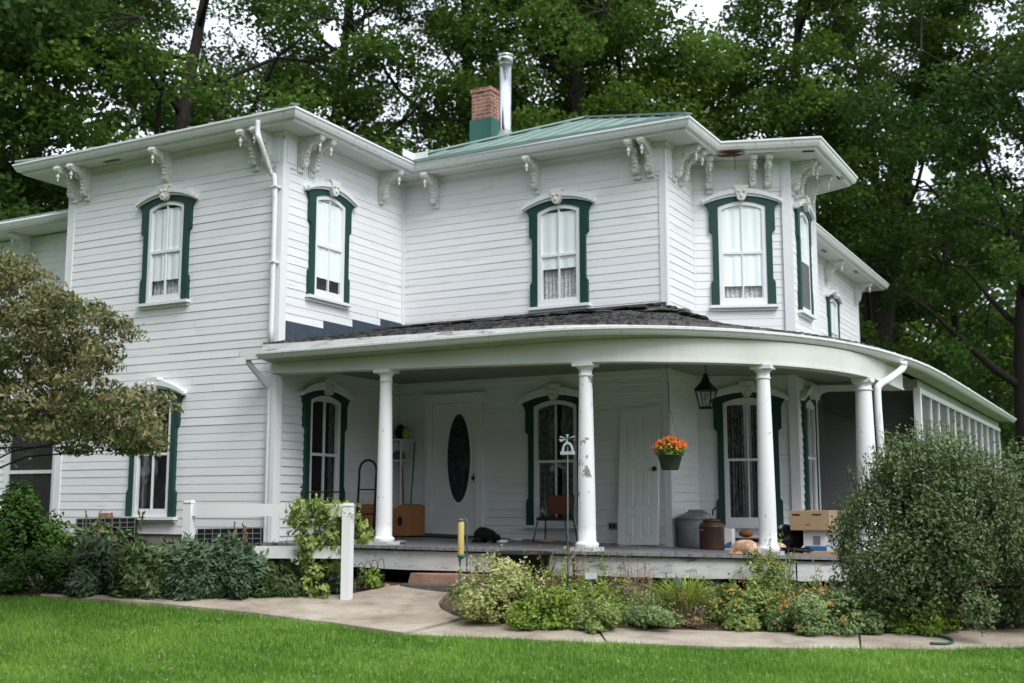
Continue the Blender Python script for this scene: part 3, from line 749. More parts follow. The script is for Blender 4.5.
for i, p in enumerate(shin):
    q = inner_pt(i, GCd[i]); z0 = zgut(i, GCd[i])+fh(GCd[i])+.025; row = []
    for k in range(NR+1):
        t = k/NR; X = p[0]+(q[0]-p[0])*t; Y = p[1]+(q[1]-p[1])*t; Z = z0+(q[2]-z0)*t
        row.append((X, Y, Z))
    grid.append(row)
for i in range(len(grid)-1):
    for k in range(NR):
        A_, B_, C_, D_ = grid[i][k], grid[i+1][k], grid[i+1][k+1], grid[i][k+1]
        n_ = 3
        for j in range(n_):   # individual shingle tabs, each with its own lift
            l = lambda P, Q, t: tuple(x+(y-x)*t for x, y in zip(P, Q))
            up = lambda P, h: (P[0], P[1], P[2]+h)
            t0, t1 = j/n_, (j+1)/n_-.02; h = random.uniform(.005, .016); m.var = random.random()
            p0, p1, p2, p3 = l(A_, B_, t0), l(A_, B_, t1), l(D_, C_, t1), l(D_, C_, t0)
            m.poly([up(p0, h+.012), up(p1, h+.012), up(p2, .004), up(p3, .004)]); m.poly([up(p0, -.02), up(p1, -.02), up(p1, h+.012), up(p0, h+.012)])
base_ = [[m.vert((c[0], c[1], c[2]-.012)) for c in r] for r in grid]
for i in range(len(grid)-1):
    for k in range(NR): m.face((base_[i][k], base_[i+1][k], base_[i+1][k+1], base_[i][k+1]))
build('porch_roof', m, M['shingle'], house, fix=False)
# ragged, curled shingles along the wall line
m = MB()
for k in range(170):
    t = random.random(); q = lookup([g[random.choice((10, 11, 12, 13))] for g in grid[:50]], t)
    m.var = random.random(); m.M = Matrix.Translation((q[0], q[1]-.02, q[2]+.03)) @ Matrix.Rotation(random.uniform(-.3, .3), 4, 'Z') @ Matrix.Rotation(random.uniform(-.12, .25), 4, 'X')
    m.box(-random.uniform(.08, .22), random.uniform(.08, .22), -.1, .1, -.006, .006)
build('loose_shingles', m, M['shingle'], house)
# stepped slate flashing on the side wall
m = MB(); yy = YW+.03
pxs = [(285, 333), (323, 323), (352, 323), (380, 322), (401, 328)]
ys = [onp(x, 325, 0, XS)[1] for x, _ in pxs]
for k in range(4):
    y0, y1 = ys[k], ys[k+1]; zb = 2.16+(y0-12.2)*.2; ztp0 = [2.62, 2.80, 2.90, 3.0][k]
    zt_ = -2 + ROW*math.ceil((ztp0+2)/ROW) - .002
    m.box(XS+.0, XS+.022+.001*k, y0, y1-.01, zb-.05, [2.60, 2.72, 2.84, 2.95][k])
build('step_flashing', m, M['flash'], house)
m = MB(); m.box(XS+.02, XE, YM-.05, YM-.018, 2.84, 2.93); build('roof_flashing', m, M['flash'], house)

# porch ceiling
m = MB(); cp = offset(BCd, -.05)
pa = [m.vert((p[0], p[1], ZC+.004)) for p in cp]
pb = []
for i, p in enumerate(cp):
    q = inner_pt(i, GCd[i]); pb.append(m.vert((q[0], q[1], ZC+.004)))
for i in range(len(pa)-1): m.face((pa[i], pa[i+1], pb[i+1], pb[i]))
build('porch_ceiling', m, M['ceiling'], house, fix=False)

# porch floor: boards running out from the wall
FC = offset(BCd, .19)
m = MB(); Nf = 8
for i in range(len(FC)-1):
    nsub = max(1, int(math.dist(FC[i], FC[i+1])/.085))
    for j in range(nsub):
        def pp(t, k):
            o = tuple(a+(b-a)*t for a, b in zip(FC[i], FC[i+1])); q0 = inner_pt(i, GCd[i]); q1 = inner_pt(i+1, GCd[i+1])
            q = (q0[0]+(q1[0]-q0[0])*t, q0[1]+(q1[1]-q0[1])*t)
            X = o[0]+(q[0]-o[0])*k/Nf; Y = o[1]+(q[1]-o[1])*k/Nf; return (X, Y, zf(X, Y))
        m.var = random.uniform(.25, .75); t0, t1 = j/nsub, (j+1)/nsub-.04
        for k in range(Nf): m.poly([pp(t0, k), pp(t1, k), pp(t1, k+1), pp(t0, k+1)])
        e0, e1 = pp(t0, 0), pp(t1, 0); jag = random.uniform(-.004, .004)
        m.poly([(e0[0], e0[1], e0[2]-.035), (e1[0], e1[1], e1[2]-.035), e1, e0])
# subfloor
sub = []
for i in range(len(FC)):
    q = inner_pt(i, GCd[i]); sub.append((m.vert((FC[i][0], FC[i][1], zf(*FC[i])-.035)), m.vert((q[0], q[1], zf(q[0], q[1])-.035))))
for a, b in zip(sub, sub[1:]): m.face((a[0], b[0], b[1], a[1]))
build('porch_floor', m, M['floor'], house, fix=False)
# skirt boards with breaks and rotten notches
SK = offset(BCd, .13)
skl = [0, 20, 37, 46, len(SK)-1]
for a, b in zip(skl, skl[1:]):
    m = MB(); seg = list(SK[a:b+1]); seg[-1] = tuple(u+(v-u)*.86 for u, v in zip(seg[-2], seg[-1])); m.var = random.uniform(.3, .8); dz = random.uniform(-.01, .01)
    if len(seg) < 2: continue
    up_ = [m.vert((p[0], p[1], zf(*p)-.055+dz+random.uniform(-.008, .004))) for p in seg]
    lo_ = [m.vert((p[0], p[1], zf(*p)-.285+dz+random.uniform(-.006, .006))) for p in seg]
    off2 = [m.vert((p[0]+.0, p[1]+.035, zf(*p)-.285+dz)) for p in seg]; off3 = [m.vert((p[0], p[1]+.035, zf(*p)-.055+dz)) for p in seg]
    for i in range(len(seg)-1):
        m.face((lo_[i], lo_[i+1], up_[i+1], up_[i])); m.face((lo_[i], off2[i], off2[i+1], lo_[i+1])); m.face((up_[i], up_[i+1], off3[i+1], off3[i]))
    build('skirt_board', m, M['skirt'], house, fix=False)
m = MB()
for i in (3, 12, 22, 30, 38, 46, 54):
    p = offset(BCd, -.1)[i]; m.box(p[0]-.14, p[0]+.14, p[1]-.12, p[1]+.14, -1.5, zf(*p)-.04)
m.box(-10.6, -3.6, 14.6, 14.7, -1.4, -.75)
build('porch_pier', m, M['slab2'], house)

# columns
def column(x, y, zt, k_=1., cm='column'):
    z0 = zf(x, y); h = zt-z0; m = MB()
    prof = [(.135, .045), (.135, .06), (.142, .075), (.135, .095), (.118, .105), (.112, .115)]
    for k in range(13):
        t = k/12; prof.append((.107-.028*t**1.4, .12+(h-.30)*t))
    prof += [(.079, h-.165), (.090, h-.16), (.090, h-.145), (.080, h-.14), (.080, h-.085), (.088, h-.075), (.105, h-.06), (.112, h-.045)]
    m.lathe((x, y, z0), [(r*k_, z) for r, z in prof], 28)
    c = build('column', m, M[cm], house)
    m = MB(); m.box(x-.15, x+.15, y-.15, y+.15, z0+.002, z0+.046); build('base', m, M['skirt'], c)
    m = MB(); m.box(x-.125, x+.125, y-.125, y+.125, z0+h-.046, z0+h-.002); build('abacus', m, M['trim'], c)
    return c
c1 = onp(385, 460, 1, 12.5); c2 = onp(586, 460, 1, 12.5)
column(c1[0], 12.5, zbeam(c1)); cc = column(c2[0], 12.51, zbeam(c2), 1., 'peel'); cc['label'] = 'column with peeling paint spots near its foot'
column(-3.995, 13.60, 1.664); column(-3.24, 15.62, 1.664, 1.32)
# half post against the wing
m = MB(); m.box(XS+.026, XS+.10, 12.42, 12.56, -.5, 1.80); build('corner_post', m, M['trim'], house)

# downspouts
def spout(pts, r=.038, name='downspout', n=10):
    m = MB(); P = dense(pts, 5); m.tube(P, r, n)
    for k in range(len(P)//2, len(P)-1, 6): pass
    return build(name, m, M['gutter'], house)
t0 = onp(258, 128, 1, 12.13); spout([(t0[0], 12.13, ZE-.1), (t0[0], 12.13, ZS-.12), (t0[0]+.04, 12.14, ZS-.24), (XS-.11, 12.42, ZS-.62), (XS-.06, 12.46, ZS-.76), (XS-.05, 12.465, 3.6), (XS-.05, 12.465, 2.25)])
m = MB()
for z in (4.5, 3.4): m.box(XS-.10, XS, 12.41, 12.54, z, z+.025)
build('downspout_strap', m, M['gutter'], house)
spout([(XS-.20, 12.2, 1.98), (XS-.19, 12.21, 1.93), (XS-.07, 12.47, 1.62), (XS-.045, 12.475, 1.5), (XS-.04, 12.475, .5), (XS-.04, 12.475, -.7)], .042)
m = MB(); m.box(-10.86, -10.62, 12.105, 12.20, 1.985, 2.075); build('porch_gutter_end', m, M['gutter'], house)
g_ = onp(897, 352, 2, 2.02)
spout([(-2.88, 16.6, 1.97), (-2.90, 16.6, 1.88), (-3.02, 16.3, 1.72), (-3.10, 15.98, 1.60), (-3.12, 15.92, 1.45), (-3.10, 15.92, .6), (-3.08, 15.92, -.6)], .05)

# screened side porch
XR = -3.08; ZR = float(onp(920, 389, 0, XR)[2])
ysc = [float(onp(q, 420, 0, XR)[1]) for q in (919.7, 931, 938.8, 948, 954.6, 961, 968.6, 975, 981, 986.6, 992.8, 998)]; ye = ysc[-1]
m = MB()
for k, y in enumerate(ysc): m.box(XR-.05, XR+.02, y-.03, y+.03, -.6, ZR-.08)
m.box(XR-.055, XR+.035, ysc[0]-.06, ye+.05, ZR-.08, ZR); m.box(XR-.055, XR+.025, ysc[0]-.06, ye+.05, .05, .12); m.box(XR-.06, XR+.04, ysc[0]-.09, ysc[0]+.03, -.6, ZR+.0)
sp_ = build('screen_frame', m, M['trim'], house)
m = MB(); m.poly([(XR-.01, ysc[0], -.6), (XR-.01, ye, -.6), (XR-.01, ye, ZR-.05), (XR-.01, ysc[0], ZR-.05)]); build('insect_screen', m, M['meshlight'], sp_)
m = MB(); m.box(XR-.2, XR+.0, ysc[0], ye, -.95, -.6); build('screen_porch_base', m, M['skirt'], house)
m = MB(); m.box(XR-.35, XR-.0, ysc[0]-.05, ye, ZR+.001, ZC); build('screen_porch_header', m, M['mildew_shade'], house)  # mildew olive, also putting the shadow below the gutter into the header's colour
# cross screen wall (faces the front porch)
A_ = (-4.62, 18.55); B_ = (XR-.07, ysc[0]+.15); d_, n_, L_ = wall_frame(A_, B_)
Mx = Matrix(((d_.x, -n_.x, 0, A_[0]), (d_.y, -n_.y, 0, A_[1]), (0, 0, 1, 0), (0, 0, 0, 1)))
m = MB(); m.M = Mx
for s in (0, L_*.55, L_): m.box(s-.04, s+.04, -.03, .03, -.65, 1.86)
m.box(0, L_, -.032, .032, 1.80, 1.90); m.box(0, L_, -.025, .025, -.65, -.5)
for s, q in ((0, 1), (L_*.55, -1)):
    m.prism([(s+q*.04, 1.8), (s+q*.22, 1.8), (s+q*.13, 1.77), (s+q*.07, 1.70), (s+q*.04, 1.6)], -.02, .02)
cw = build('screen_frame', m, M['trim'], house)
m = MB(); m.M = Mx; m.poly([(0, 0, -.6), (L_, 0, -.6), (L_, 0, 1.8), (0, 0, 1.8)]); build('insect_screen', m, M['mesh'], cw)

# front door
dz0 = zf(-9.6, YM)+.03
m = MB()
m.box(-9.985, -9.205, YM-.045, YM+.01, dz0, 1.585)
door = build('door', m, M['door'], house); door['label'] = 'white front door with tall oval glass'
m = MB()
m.box(-10.125, -9.99, YM-.07, YM+.01, dz0-.03, 1.60); m.box(-9.20, -9.065, YM-.07, YM+.01, dz0-.03, 1.60); m.box(-10.15, -9.04, YM-.075, YM+.01, 1.60, 1.71); m.box(-10.18, -9.01, YM-.10, YM+.01, 1.711, 1.75)
for x in (-10.09, -9.165): m.box(x, x+.03, YM-.078, YM-.0705, dz0, 1.59)
m.box(-9.985, -9.205, YM-.10, YM-.0, dz0-.03, dz0-.002)
build('door_frame', m, M['door'], door)
oc = onp(459, 458, 1, YM-.05); ox, oz = oc[0], oc[2]
def ell(a, b, n=40): return [(ox+a*math.cos(2*PI*k/n), oz+b*math.sin(2*PI*k/n)) for k in range(n)]
m = MB(); m.ring(ell(.245, .735), ell(.212, .695), YM-.065, YM-.046, True); build('oval_moulding', m, M['door'], door)
m = MB(); m.prism(ell(.212, .695), YM-.052, YM-.046); build('oval_pane', m, mat('etched_glass_dark_room', (.012,.014,.016), (.05,.055,.06), .12, .6, 14, spec=.6), door)  # dark colour stands for the unlit room behind the etched glass
kn = onp(473.5, 478, 1, YM-.08); m = MB(); m.ball((kn[0], YM-.09, kn[2]), .03); m.box(kn[0]-.02, kn[0]+.02, YM-.06, YM-.045, kn[2]-.07, kn[2]+.07); build('handle', m, M['black'], door)
# outlet
o_ = onp(612.5, 526, 1, YM-.03); m = MB(); m.box(o_[0]-.06, o_[0]+.06, YM-.035, YM-.01, o_[2]-.05, o_[2]+.05); ou = build('outlet_cover', m, M['galv'], house)
m = MB(); m.box(o_[0]-.045, o_[0]-.01, YM-.042, YM-.0355, o_[2]-.03, o_[2]+.03); m.box(o_[0]+.01, o_[0]+.045, YM-.042, YM-.0355, o_[2]-.03, o_[2]+.03); build('socket', m, M['black'], ou)

# stone steps
st = at(437, 575, 14.1)
S0 = thing('stone_step', 'rough reddish stone slab step under the porch edge', 'step', (-7.6, 12.1, -1.0))
def rough_slab(m, x0, x1, y0, y1, z0, z1, n=14):
    c = ((x0+x1)/2, (y0+y1)/2); P = []
    for k in range(n):
        a = 2*PI*k/n; r = 1/max(abs(math.cos(a)), abs(math.sin(a)))**.8; j = random.uniform(.93, 1.04)
        P.append((c[0]+(x1-x0)/2*math.cos(a)*r*j, c[1]+(y1-y0)/2*math.sin(a)*r*j))
    a_ = [m.vert((x, y, z0)) for x, y in P]; b_ = [m.vert((c[0]+(x-c[0])*1.03, c[1]+(y-c[1])*1.03, (z0+z1)/2)) for x, y in P]; c_ = [m.vert((c[0]+(x-c[0])*.97, c[1]+(y-c[1])*.97, z1+random.uniform(-.008, .008))) for x, y in P]
    for r1, r2 in ((a_, b_), (b_, c_)):
        for k in range(n): m.face((r1[k], r1[(k+1)%n], r2[(k+1)%n], r2[k]))
    m.face(c_)
m = MB(); rough_slab(m, -8.05, -6.85, 11.95, 12.35, -1.05, -.83); build('slab', m, M['slab'], S0)
m = MB(); rough_slab(m, -7.95, -6.6, 11.62, 12.0, -1.15, -.93); build('lower_slab', m, M['slab2'], S0)

# ------------------------------------------------------------------ ground, path, beds
def gridsurf(name, r0, r1, d0, d1, nr, nd, m, dz=0, power=1):
    V = []; F = []
    for j in range(nd+1):
        d = d0+(d1-d0)*(j/nd)**power
        for i in range(nr+1):
            r = r0+(r1-r0)*i/nr; X, Y = xy(r, d); V.append((X, Y, zgd(max(0, d))+dz))
    for j in range(nd):
        for i in range(nr): F.append((j*(nr+1)+i, j*(nr+1)+i+1, (j+1)*(nr+1)+i+1, (j+1)*(nr+1)+i))
    return leafmesh(name, np.array(V), np.array(F), np.full(len(F), .5), m)
V = []; F = []; ds_ = [-60, -20, 0, 3, 5, 6.5, 8, 9, 10, 10.7, 11.5, 12.3, 13, 14, 17, 20, 30, 45, 60, 100, 200, 500]; nr_ = 60
for d in ds_:
    for i in range(nr_+1):
        r = -300+600*i/nr_; X, Y = xy(r, d); V.append((X, Y, zgd(max(0, d))))
for j in range(len(ds_)-1):
    for i in range(nr_): F.append((j*(nr_+1)+i, j*(nr_+1)+i+1, (j+1)*(nr_+1)+i+1, (j+1)*(nr_+1)+i))
g = struct(leafmesh('ground', np.array(V), np.array(F), np.full(len(F), .5), M['turf']))

pathlow = [(40,599),(75,601.5),(150,606),(250,616),(330,626),(400,636.5)]
pathlow2 = [(405,636.8),(512,641),(600,645),(700,649),(800,651),(950,651.5),(1040,648),(1130,640)]
up1 = [(40,597.5),(95,598.5),(150,599.5),(270,601.5),(350,597.5),(385,590.5),(425,584.5),(455,584.5),(452,592),(444,600),(438,606),(440,612),(452,618.5),(461,621.5)]
up2 = [(461,621.7),(512,626),(600,630),(690,633),(780,635),(860,637),(930,634),(1040,630.5),(1130,622)]
def sheet(name, lowp, upp, m, dz, thick=.05, n=60):
    a = [gp(*lookup(lowp, i/n)) for i in range(n+1)]; b = [gp(*lookup(upp, i/n)) for i in range(n+1)]
    mb = MB()
    K = 8; rows = []
    for k in range(K+1):
        t = k/K; row = []
        for p, q in zip(a, b):
            X = p[0]+(q[0]-p[0])*t; Y = p[1]+(q[1]-p[1])*t; row.append((X, Y, zg(X, Y)+dz))
        rows.append([mb.vert(c) for c in row])
    for r1, r2 in zip(rows, rows[1:]):
        for i in range(n): mb.face((r1[i], r1[i+1], r2[i+1], r2[i]))
    lo = [mb.vert((p[0], p[1], zg(p[0], p[1])-thick)) for p in a]
    for i in range(n): mb.face((rows[0][i], rows[0][i+1], lo[i+1], lo[i]))
    return struct(build(name, mb, m, None, fix=False))
def polysheet(name, px, m, dz, side=.05):
    import bmesh
    P = [gp(*p) for p in px]
    bm = bmesh.new(); vs = [bm.verts.new((p[0], p[1], 0)) for p in P]; f = bm.faces.new(vs)
    bmesh.ops.triangulate(bm, faces=[f])
    for _ in range(6):
        le = [e for e in bm.edges if e.calc_length() > .25]
        if not le: break
        bmesh.ops.subdivide_edges(bm, edges=le, cuts=1); bmesh.ops.triangulate(bm, faces=[f for f in bm.faces if len(f.verts) > 3])
    ext = bmesh.ops.extrude_edge_only(bm, edges=[e for e in bm.edges if e.is_boundary])
    low = set(v for v in ext['geom'] if isinstance(v, bmesh.types.BMVert))
    for v in bm.verts: v.co.z = zg(v.co.x, v.co.y) + (-side if v in low else dz)
    bmesh.ops.recalc_face_normals(bm, faces=bm.faces)
    me = bpy.data.meshes.new(name); bm.to_mesh(me); bm.free(); me.materials.append(m)
    a = me.attributes.new('var', 'FLOAT', 'FACE'); a.data.foreach_set('value', [.5]*len(me.polygons))
    o = bpy.data.objects.new(name, me); COL.objects.link(o); return struct(o)
polysheet('path', pathlow + [(403,636.6)] + up1[::-1], M['concrete'], .04)
polysheet('sidewalk', [(406,637)] + pathlow2[:2] + [(606,645.2), (595,629.9), (512,626), (463,621.9)], M['concrete'], .022)
polysheet('sidewalk', [(608,645.3)] + pathlow2[3:5] + [(860,651.4), (858,637), (780,635), (690,633), (597.5,630)], M['concrete'], .026)
polysheet('sidewalk', [(862,651.4)] + pathlow2[5:] + up2[::-1][:3] + [(860.5,637)], M['concrete'], .020)
# mulch beds
polysheet('bed_soil', [(461,622.5)] + [(512,627),(600,631),(690,634),(780,636),(860,638),(930,635),(1040,631),(1180,620),(1180,585),(900,575),(700,577),(585,578),(478,579),(456,586),(450,596),(440,605),(446,613)], M['soil'], .012)
polysheet('bed_soil', [(-60,592),(40,597),(95,599.5),(150,600.5),(270,602.5),(350,598.5),(385,591.5),(425,585.5),(430,578),(380,570),(260,566),(100,564),(-60,570)], M['soil'], .012)

# grass blades
def edge_d(r, lowpts=[gp(*p) for p in pathlow + pathlow2]):
    rs = [lat(p[0], p[1]) for p in lowpts]; ds = [dep(p[0], p[1]) for p in lowpts]
    return np.interp(r, rs, ds)
N_ = 330000
dd = RNG.uniform(8.9, 17.5, N_*2); rr = (RNG.uniform(-.52, .50, N_*2))*dd
keep = dd < edge_d(rr)+RNG.normal(0, .025, N_*2)-.01
dd, rr = dd[keep][:N_], rr[keep][:N_]
clump = np.sin(rr*3.1+np.cos(dd*2.3)*2)*np.cos(dd*4.1+rr*1.3)*.6 + .5*np.sin(rr*1.1+dd*.7+1)*np.sin(dd*1.9-rr*.6) + .3*np.sin(rr*9+np.sin(dd*13)*2)
h = RNG.uniform(.018, .055, len(dd))*(1+.35*clump)*np.where(RNG.uniform(size=len(dd)) < .02, 1.6, 1); az = RNG.uniform(0, 2*PI, len(dd)); lean = RNG.uniform(.1, .8, len(dd))*h; wd = RNG.uniform(.0025, .005, len(dd))
X = rr*math.cos(YAW)-dd*math.sin(YAW); Y = rr*math.sin(YAW)+dd*math.cos(YAW); Z = np.interp(dd, [0, 5, 8, 10.7, 12.3, 14, 20], [-1.62, -1.55, -1.45, -1.33, -1.22, -1.0, -.97])
b0 = np.stack([X, Y, Z], 1); sx = np.stack([np.cos(az+1.57)*wd, np.sin(az+1.57)*wd, 0*wd], 1); ld = np.stack([np.cos(az)*lean, np.sin(az)*lean, 0*h], 1); up = np.stack([0*h, 0*h, h], 1)
V = np.stack([b0-sx, b0+sx, b0+ld+up+sx*.2, b0+ld+up-sx*.2], 1).reshape(-1, 3)
F = np.arange(len(V)).reshape(-1, 4)
var = np.clip(.45+.22*clump+RNG.normal(0, .22, len(dd)), 0, 1)
gr = leafmesh('grass', V, F, var, M['grass']); struct(gr, 'stuff')

kk = RNG.uniform(size=len(dd)) < .0022; B = b0[kk]+np.array([0, 0, .045]); B = np.repeat(B, 4, 0)+RNG.normal(0, .006, (4*kk.sum(), 3))
VV = np.stack([B+np.array(q)*.007 for q in ((-1, 0, 0), (0, -1, .3), (1, 0, 0), (0, 1, .3))], 1).reshape(-1, 3)
struct(leafmesh('clover', VV, np.arange(len(VV)).reshape(-1, 4), np.full(len(VV)//4, .5), mat('clover_white', (.5,.55,.42), (.65,.68,.58), .8)), 'stuff')

# ------------------------------------------------------------------ foliage tools
def leaves(C, Nrm, L, W, rng=RNG, curl=.0, tip=None):
    """C (n,3) centres, Nrm (n,3) normals, L lengths, W widths -> diamond quads bent"""
    n = len(C); Nrm = Nrm/np.linalg.norm(Nrm, axis=1, keepdims=True)
    a = rng.normal(size=(n, 3)); t = np.cross(Nrm, a); t /= np.linalg.norm(t, axis=1, keepdims=True); b = np.cross(Nrm, t)
    if tip is not None:
        t = tip - Nrm*np.sum(tip*Nrm, 1, keepdims=True); t /= np.linalg.norm(t, axis=1, keepdims=True)+1e-9; b = np.cross(Nrm, t)
    L = np.asarray(L).reshape(-1, 1); W = np.asarray(W).reshape(-1, 1)
    v0 = C - t*L*.5; v1 = C + b*W*.5 - Nrm*curl*L + t*L*.0; v2 = C + t*L*.5 - Nrm*curl*L*1.4; v3 = C - b*W*.5 - Nrm*curl*L + t*L*.0
    V = np.stack([v0, v1, v2, v3], 1).reshape(-1, 3); return V, np.arange(4*n).reshape(-1, 4)
def up_normals(n, spread=.6, rng=RNG):
    v = rng.normal(size=(n, 3))*spread; v[:, 2] += 1; return v
def inball(n, rng=RNG, shell=0.):
    v = rng.normal(size=(n, 3)); v /= np.linalg.norm(v, axis=1, keepdims=True); r = (shell + (1-shell)*rng.uniform(size=(n, 1)))**(1/3 if shell == 0 else .6)
    return v*r

def make_tree(loc, label, seed, H, Rc, zc0, leafm, npads=120, per=420, ls=.17, trunk_r=.35, lean=(0, 0), fork=False, group='tall trees behind the house', padr=1.5, cat='tree', gap=None, name='maple_tree', flat=.45):
    rng = np.random.default_rng(seed); rnd = random.Random(seed)
    t = thing(name, label, cat, loc, group); L0 = Vector(loc)
    mb = MB(); H2 = H
    top = Vector((lean[0], lean[1], H2*.93))
    def axis(s):
        return Vector((lean[0]*s**1.3 + .4*math.sin(s*5+seed), lean[1]*s**1.3 + .4*math.cos(s*4+seed)-.4, H2*.93*s)) if s > 0 else Vector((0, 0, 0))
    tp = [L0+axis(k/10)*1 for k in range(11)]; tp[0] = L0+Vector((0, 0, -.3))
    mb.tube(tp, [trunk_r*(1.35 if k == 0 else 1)*(1-.9*(k/10)**1.1)+.02 for k in range(11)], 9)
    # main limbs
    limbs = []
    for k in range(13):
        s = .22 + .62*k/13; a = k*2.4+seed; p0 = axis(s); out = Rc*(.75+.25*rnd.random())*math.sqrt(max(.1, 1-(abs(s-.5)/.62)**2)); rise = H*.16*(.6+rnd.random())
        p3 = p0 + Vector((math.cos(a)*out*.85, math.sin(a)*out*.85, rise)); pm = p0.lerp(p3, .45)+Vector((rnd.uniform(-.4, .4), rnd.uniform(-.4, .4), -rise*.12+rnd.uniform(-.2, .5)))
        pm2 = p0.lerp(p3, .75)+Vector((rnd.uniform(-.5, .5), rnd.uniform(-.5, .5), rnd.uniform(-.2, .4)))
        r0 = min(trunk_r, .4)*.34*(1-s*.5)
        mb.tube([L0+p0, L0+p0.lerp(pm, .5)+Vector((0, 0, -.1)), L0+pm, L0+pm2, L0+p3], [r0, r0*.8, r0*.62, r0*.38, r0*.15], 6)
        limbs.append([p0, pm, pm2, p3])
    Cs = []; Vs = []
    for k in range(npads):
        v = rng.normal(size=3); v /= np.linalg.norm(v); r = rng.uniform(.35, 1)**.5
        z = zc0 + (H-zc0)*(.5+.5*v[2]*r); w_ = math.sqrt(max(.05, 1-((z-(zc0+(H-zc0)*.42))/((H-zc0)*.62))**2))
        s = z/H; ctr = axis(min(1, s)); a = math.atan2(v[1], v[0]); q = Rc*w_*r*math.hypot(v[0], v[1])**.4
        c = Vector((ctr.x+math.cos(a)*q, ctr.y+math.sin(a)*q, z))
        # twig
        best = min(((p-c).length, i, j) for i, lb in enumerate(limbs) for j, p in enumerate(lb))
        p0 = limbs[best[1]][best[2]]
        if best[0] < Rc*.9: mb.tube([L0+p0, L0+p0.lerp(c, .5)+Vector((0, 0, rnd.uniform(-.1, .5))), L0+c], [.03, .02, .008], 4, cap=False)
        pr = padr*rng.uniform(.6, 1.25); n = int(per*(pr/padr)**2)
        # each pad: several sub-clusters so the outline is uneven
        sub = inball(7, rng)*np.array([pr*.75, pr*.75, pr*flat*.8]); idx = rng.integers(0, 7, n)
        P = sub[idx] + inball(n, rng, .3)*np.array([pr*.42, pr*.42, pr*flat*.5])
        P[:, 2] -= .18*(P[:, 0]**2+P[:, 1]**2)/pr
        Cs.append(P + np.array(c)); Vs.append(np.full(n, rng.uniform(.25, .75)) + rng.normal(0, .14, n) + P[:, 2]/pr*.25)  # leaves lighter up each pad, sunlit tops put into the colour
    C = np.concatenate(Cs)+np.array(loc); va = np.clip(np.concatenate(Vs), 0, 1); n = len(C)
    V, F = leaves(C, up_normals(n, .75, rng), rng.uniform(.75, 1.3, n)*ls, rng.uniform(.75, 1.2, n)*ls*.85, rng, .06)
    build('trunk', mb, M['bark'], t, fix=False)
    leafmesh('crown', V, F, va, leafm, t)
    return t
def tpos(px, d): 
    X, Y = xy((px-CX)/FPX*d*.99, d); return (X, Y, zgd(d))

T = [
 (45, 33, 'dark maple at the left edge with a crown reaching out of the picture', 1, 19, 6.5, 3.0, 'mapledark'),
 (190, 29, 'dense maple directly behind the left wing with layered green boughs', 2, 18, 6.0, 4.5, 'mapleleaf'),
 (330, 36, 'maple behind the inner roof corner with a dark hollow crown', 3, 22, 6.0, 5, 'mapledark'),
 (455, 34, 'maple behind the brick chimney with a thick leaning limb', 4, 21, 5.2, 6, 'mapleleaf'),
 (575, 31, 'tree between chimney and bay with a broad rounded crown', 5, 19, 3.2, 5, 'mapleleaf'),
]
for px, d, lb, sd, H, Rc, z0, mt in T:
    make_tree(tpos(px, d), lb, sd, H, Rc, z0, M[mt], 112, 640, .13, .38)
make_tree(tpos(645, 33), 'yellow green young tree behind the right end of the main roof', 6, 17.5, 1.9, 8, M['maplelight'], 50, 520, .13, .2)
make_tree(tpos(725, 46), 'thin sparse tree with bare branches showing against the sky above the bay', 7, 21, 5.0, 8, M['mapleleaf'], 26, 260, .15, .3, padr=1.1)
make_tree(tpos(826, 33), 'tall maple above the bay roof with dark drooping boughs', 8, 20, 2.5, 5.5, M['mapleleaf'], 78, 640, .13, .34)
make_tree(tpos(872, 37), 'massive maple with a thick dark leaning trunk right of the house', 9, 23, 4.6, 7.0, M['mapleleaf'], 95, 640, .14, .75, lean=(3.5, 1.6))
make_tree(tpos(1052, 31), 'dark maple at the right edge hanging over the side porch', 10, 19, 6.0, 3.5, M['mapledark'], 120, 620, .13, .4)
make_tree(tpos(955, 44), 'lower tree deep in the shade beyond the side porch', 11, 13, 6.0, 1.0, M['mapledark'], 120, 380, .19, .3)
make_tree(tpos(860, 50), 'bright green tree seen through the gap under the boughs', 12, 14, 6.0, 1.0, M['maplelight'], 110, 380, .2, .3)
make_tree(tpos(-70, 27), 'maple partly outside the left edge of the picture', 13, 16, 5.5, 2, M['mapledark'], 110, 400, .17, .35)
# far wood as one mass
n = 150000
px_ = RNG.uniform(-250, 1300, n); d_ = RNG.uniform(56, 72, n)
hh = 15 + 3.5*np.sin(px_/47.)+2.5*np.sin(px_/19.+1)+1.5*np.sin(px_/8.)
hz = hh*RNG.uniform(0, 1, n)**.8; r_ = (px_-CX)/FPX*d_
hz[:45000] = RNG.uniform(0, 5.5, 45000); d_[:45000] = RNG.uniform(50, 55, 45000); r_ = (px_-CX)/FPX*d_
C = np.stack([r_*math.cos(YAW)-d_*math.sin(YAW), r_*math.sin(YAW)+d_*math.cos(YAW), hz-.7], 1)
cl = np.sin(px_/13.+hz*1.7)*np.cos(hz*2.1+d_*.9)
C = C[cl > -.72]; cl = cl[cl > -.72]
V, F = leaves(C, up_normals(len(C), .8), RNG.uniform(.3, .55, len(C)), RNG.uniform(.25, .45, len(C)), RNG, .05)
w_ = leafmesh('wood_and_shade_leaves', V, F, np.clip(.35+.3*cl+RNG.normal(0, .15, len(C)), 0, 1), M['mapledark']); struct(w_, 'stuff')

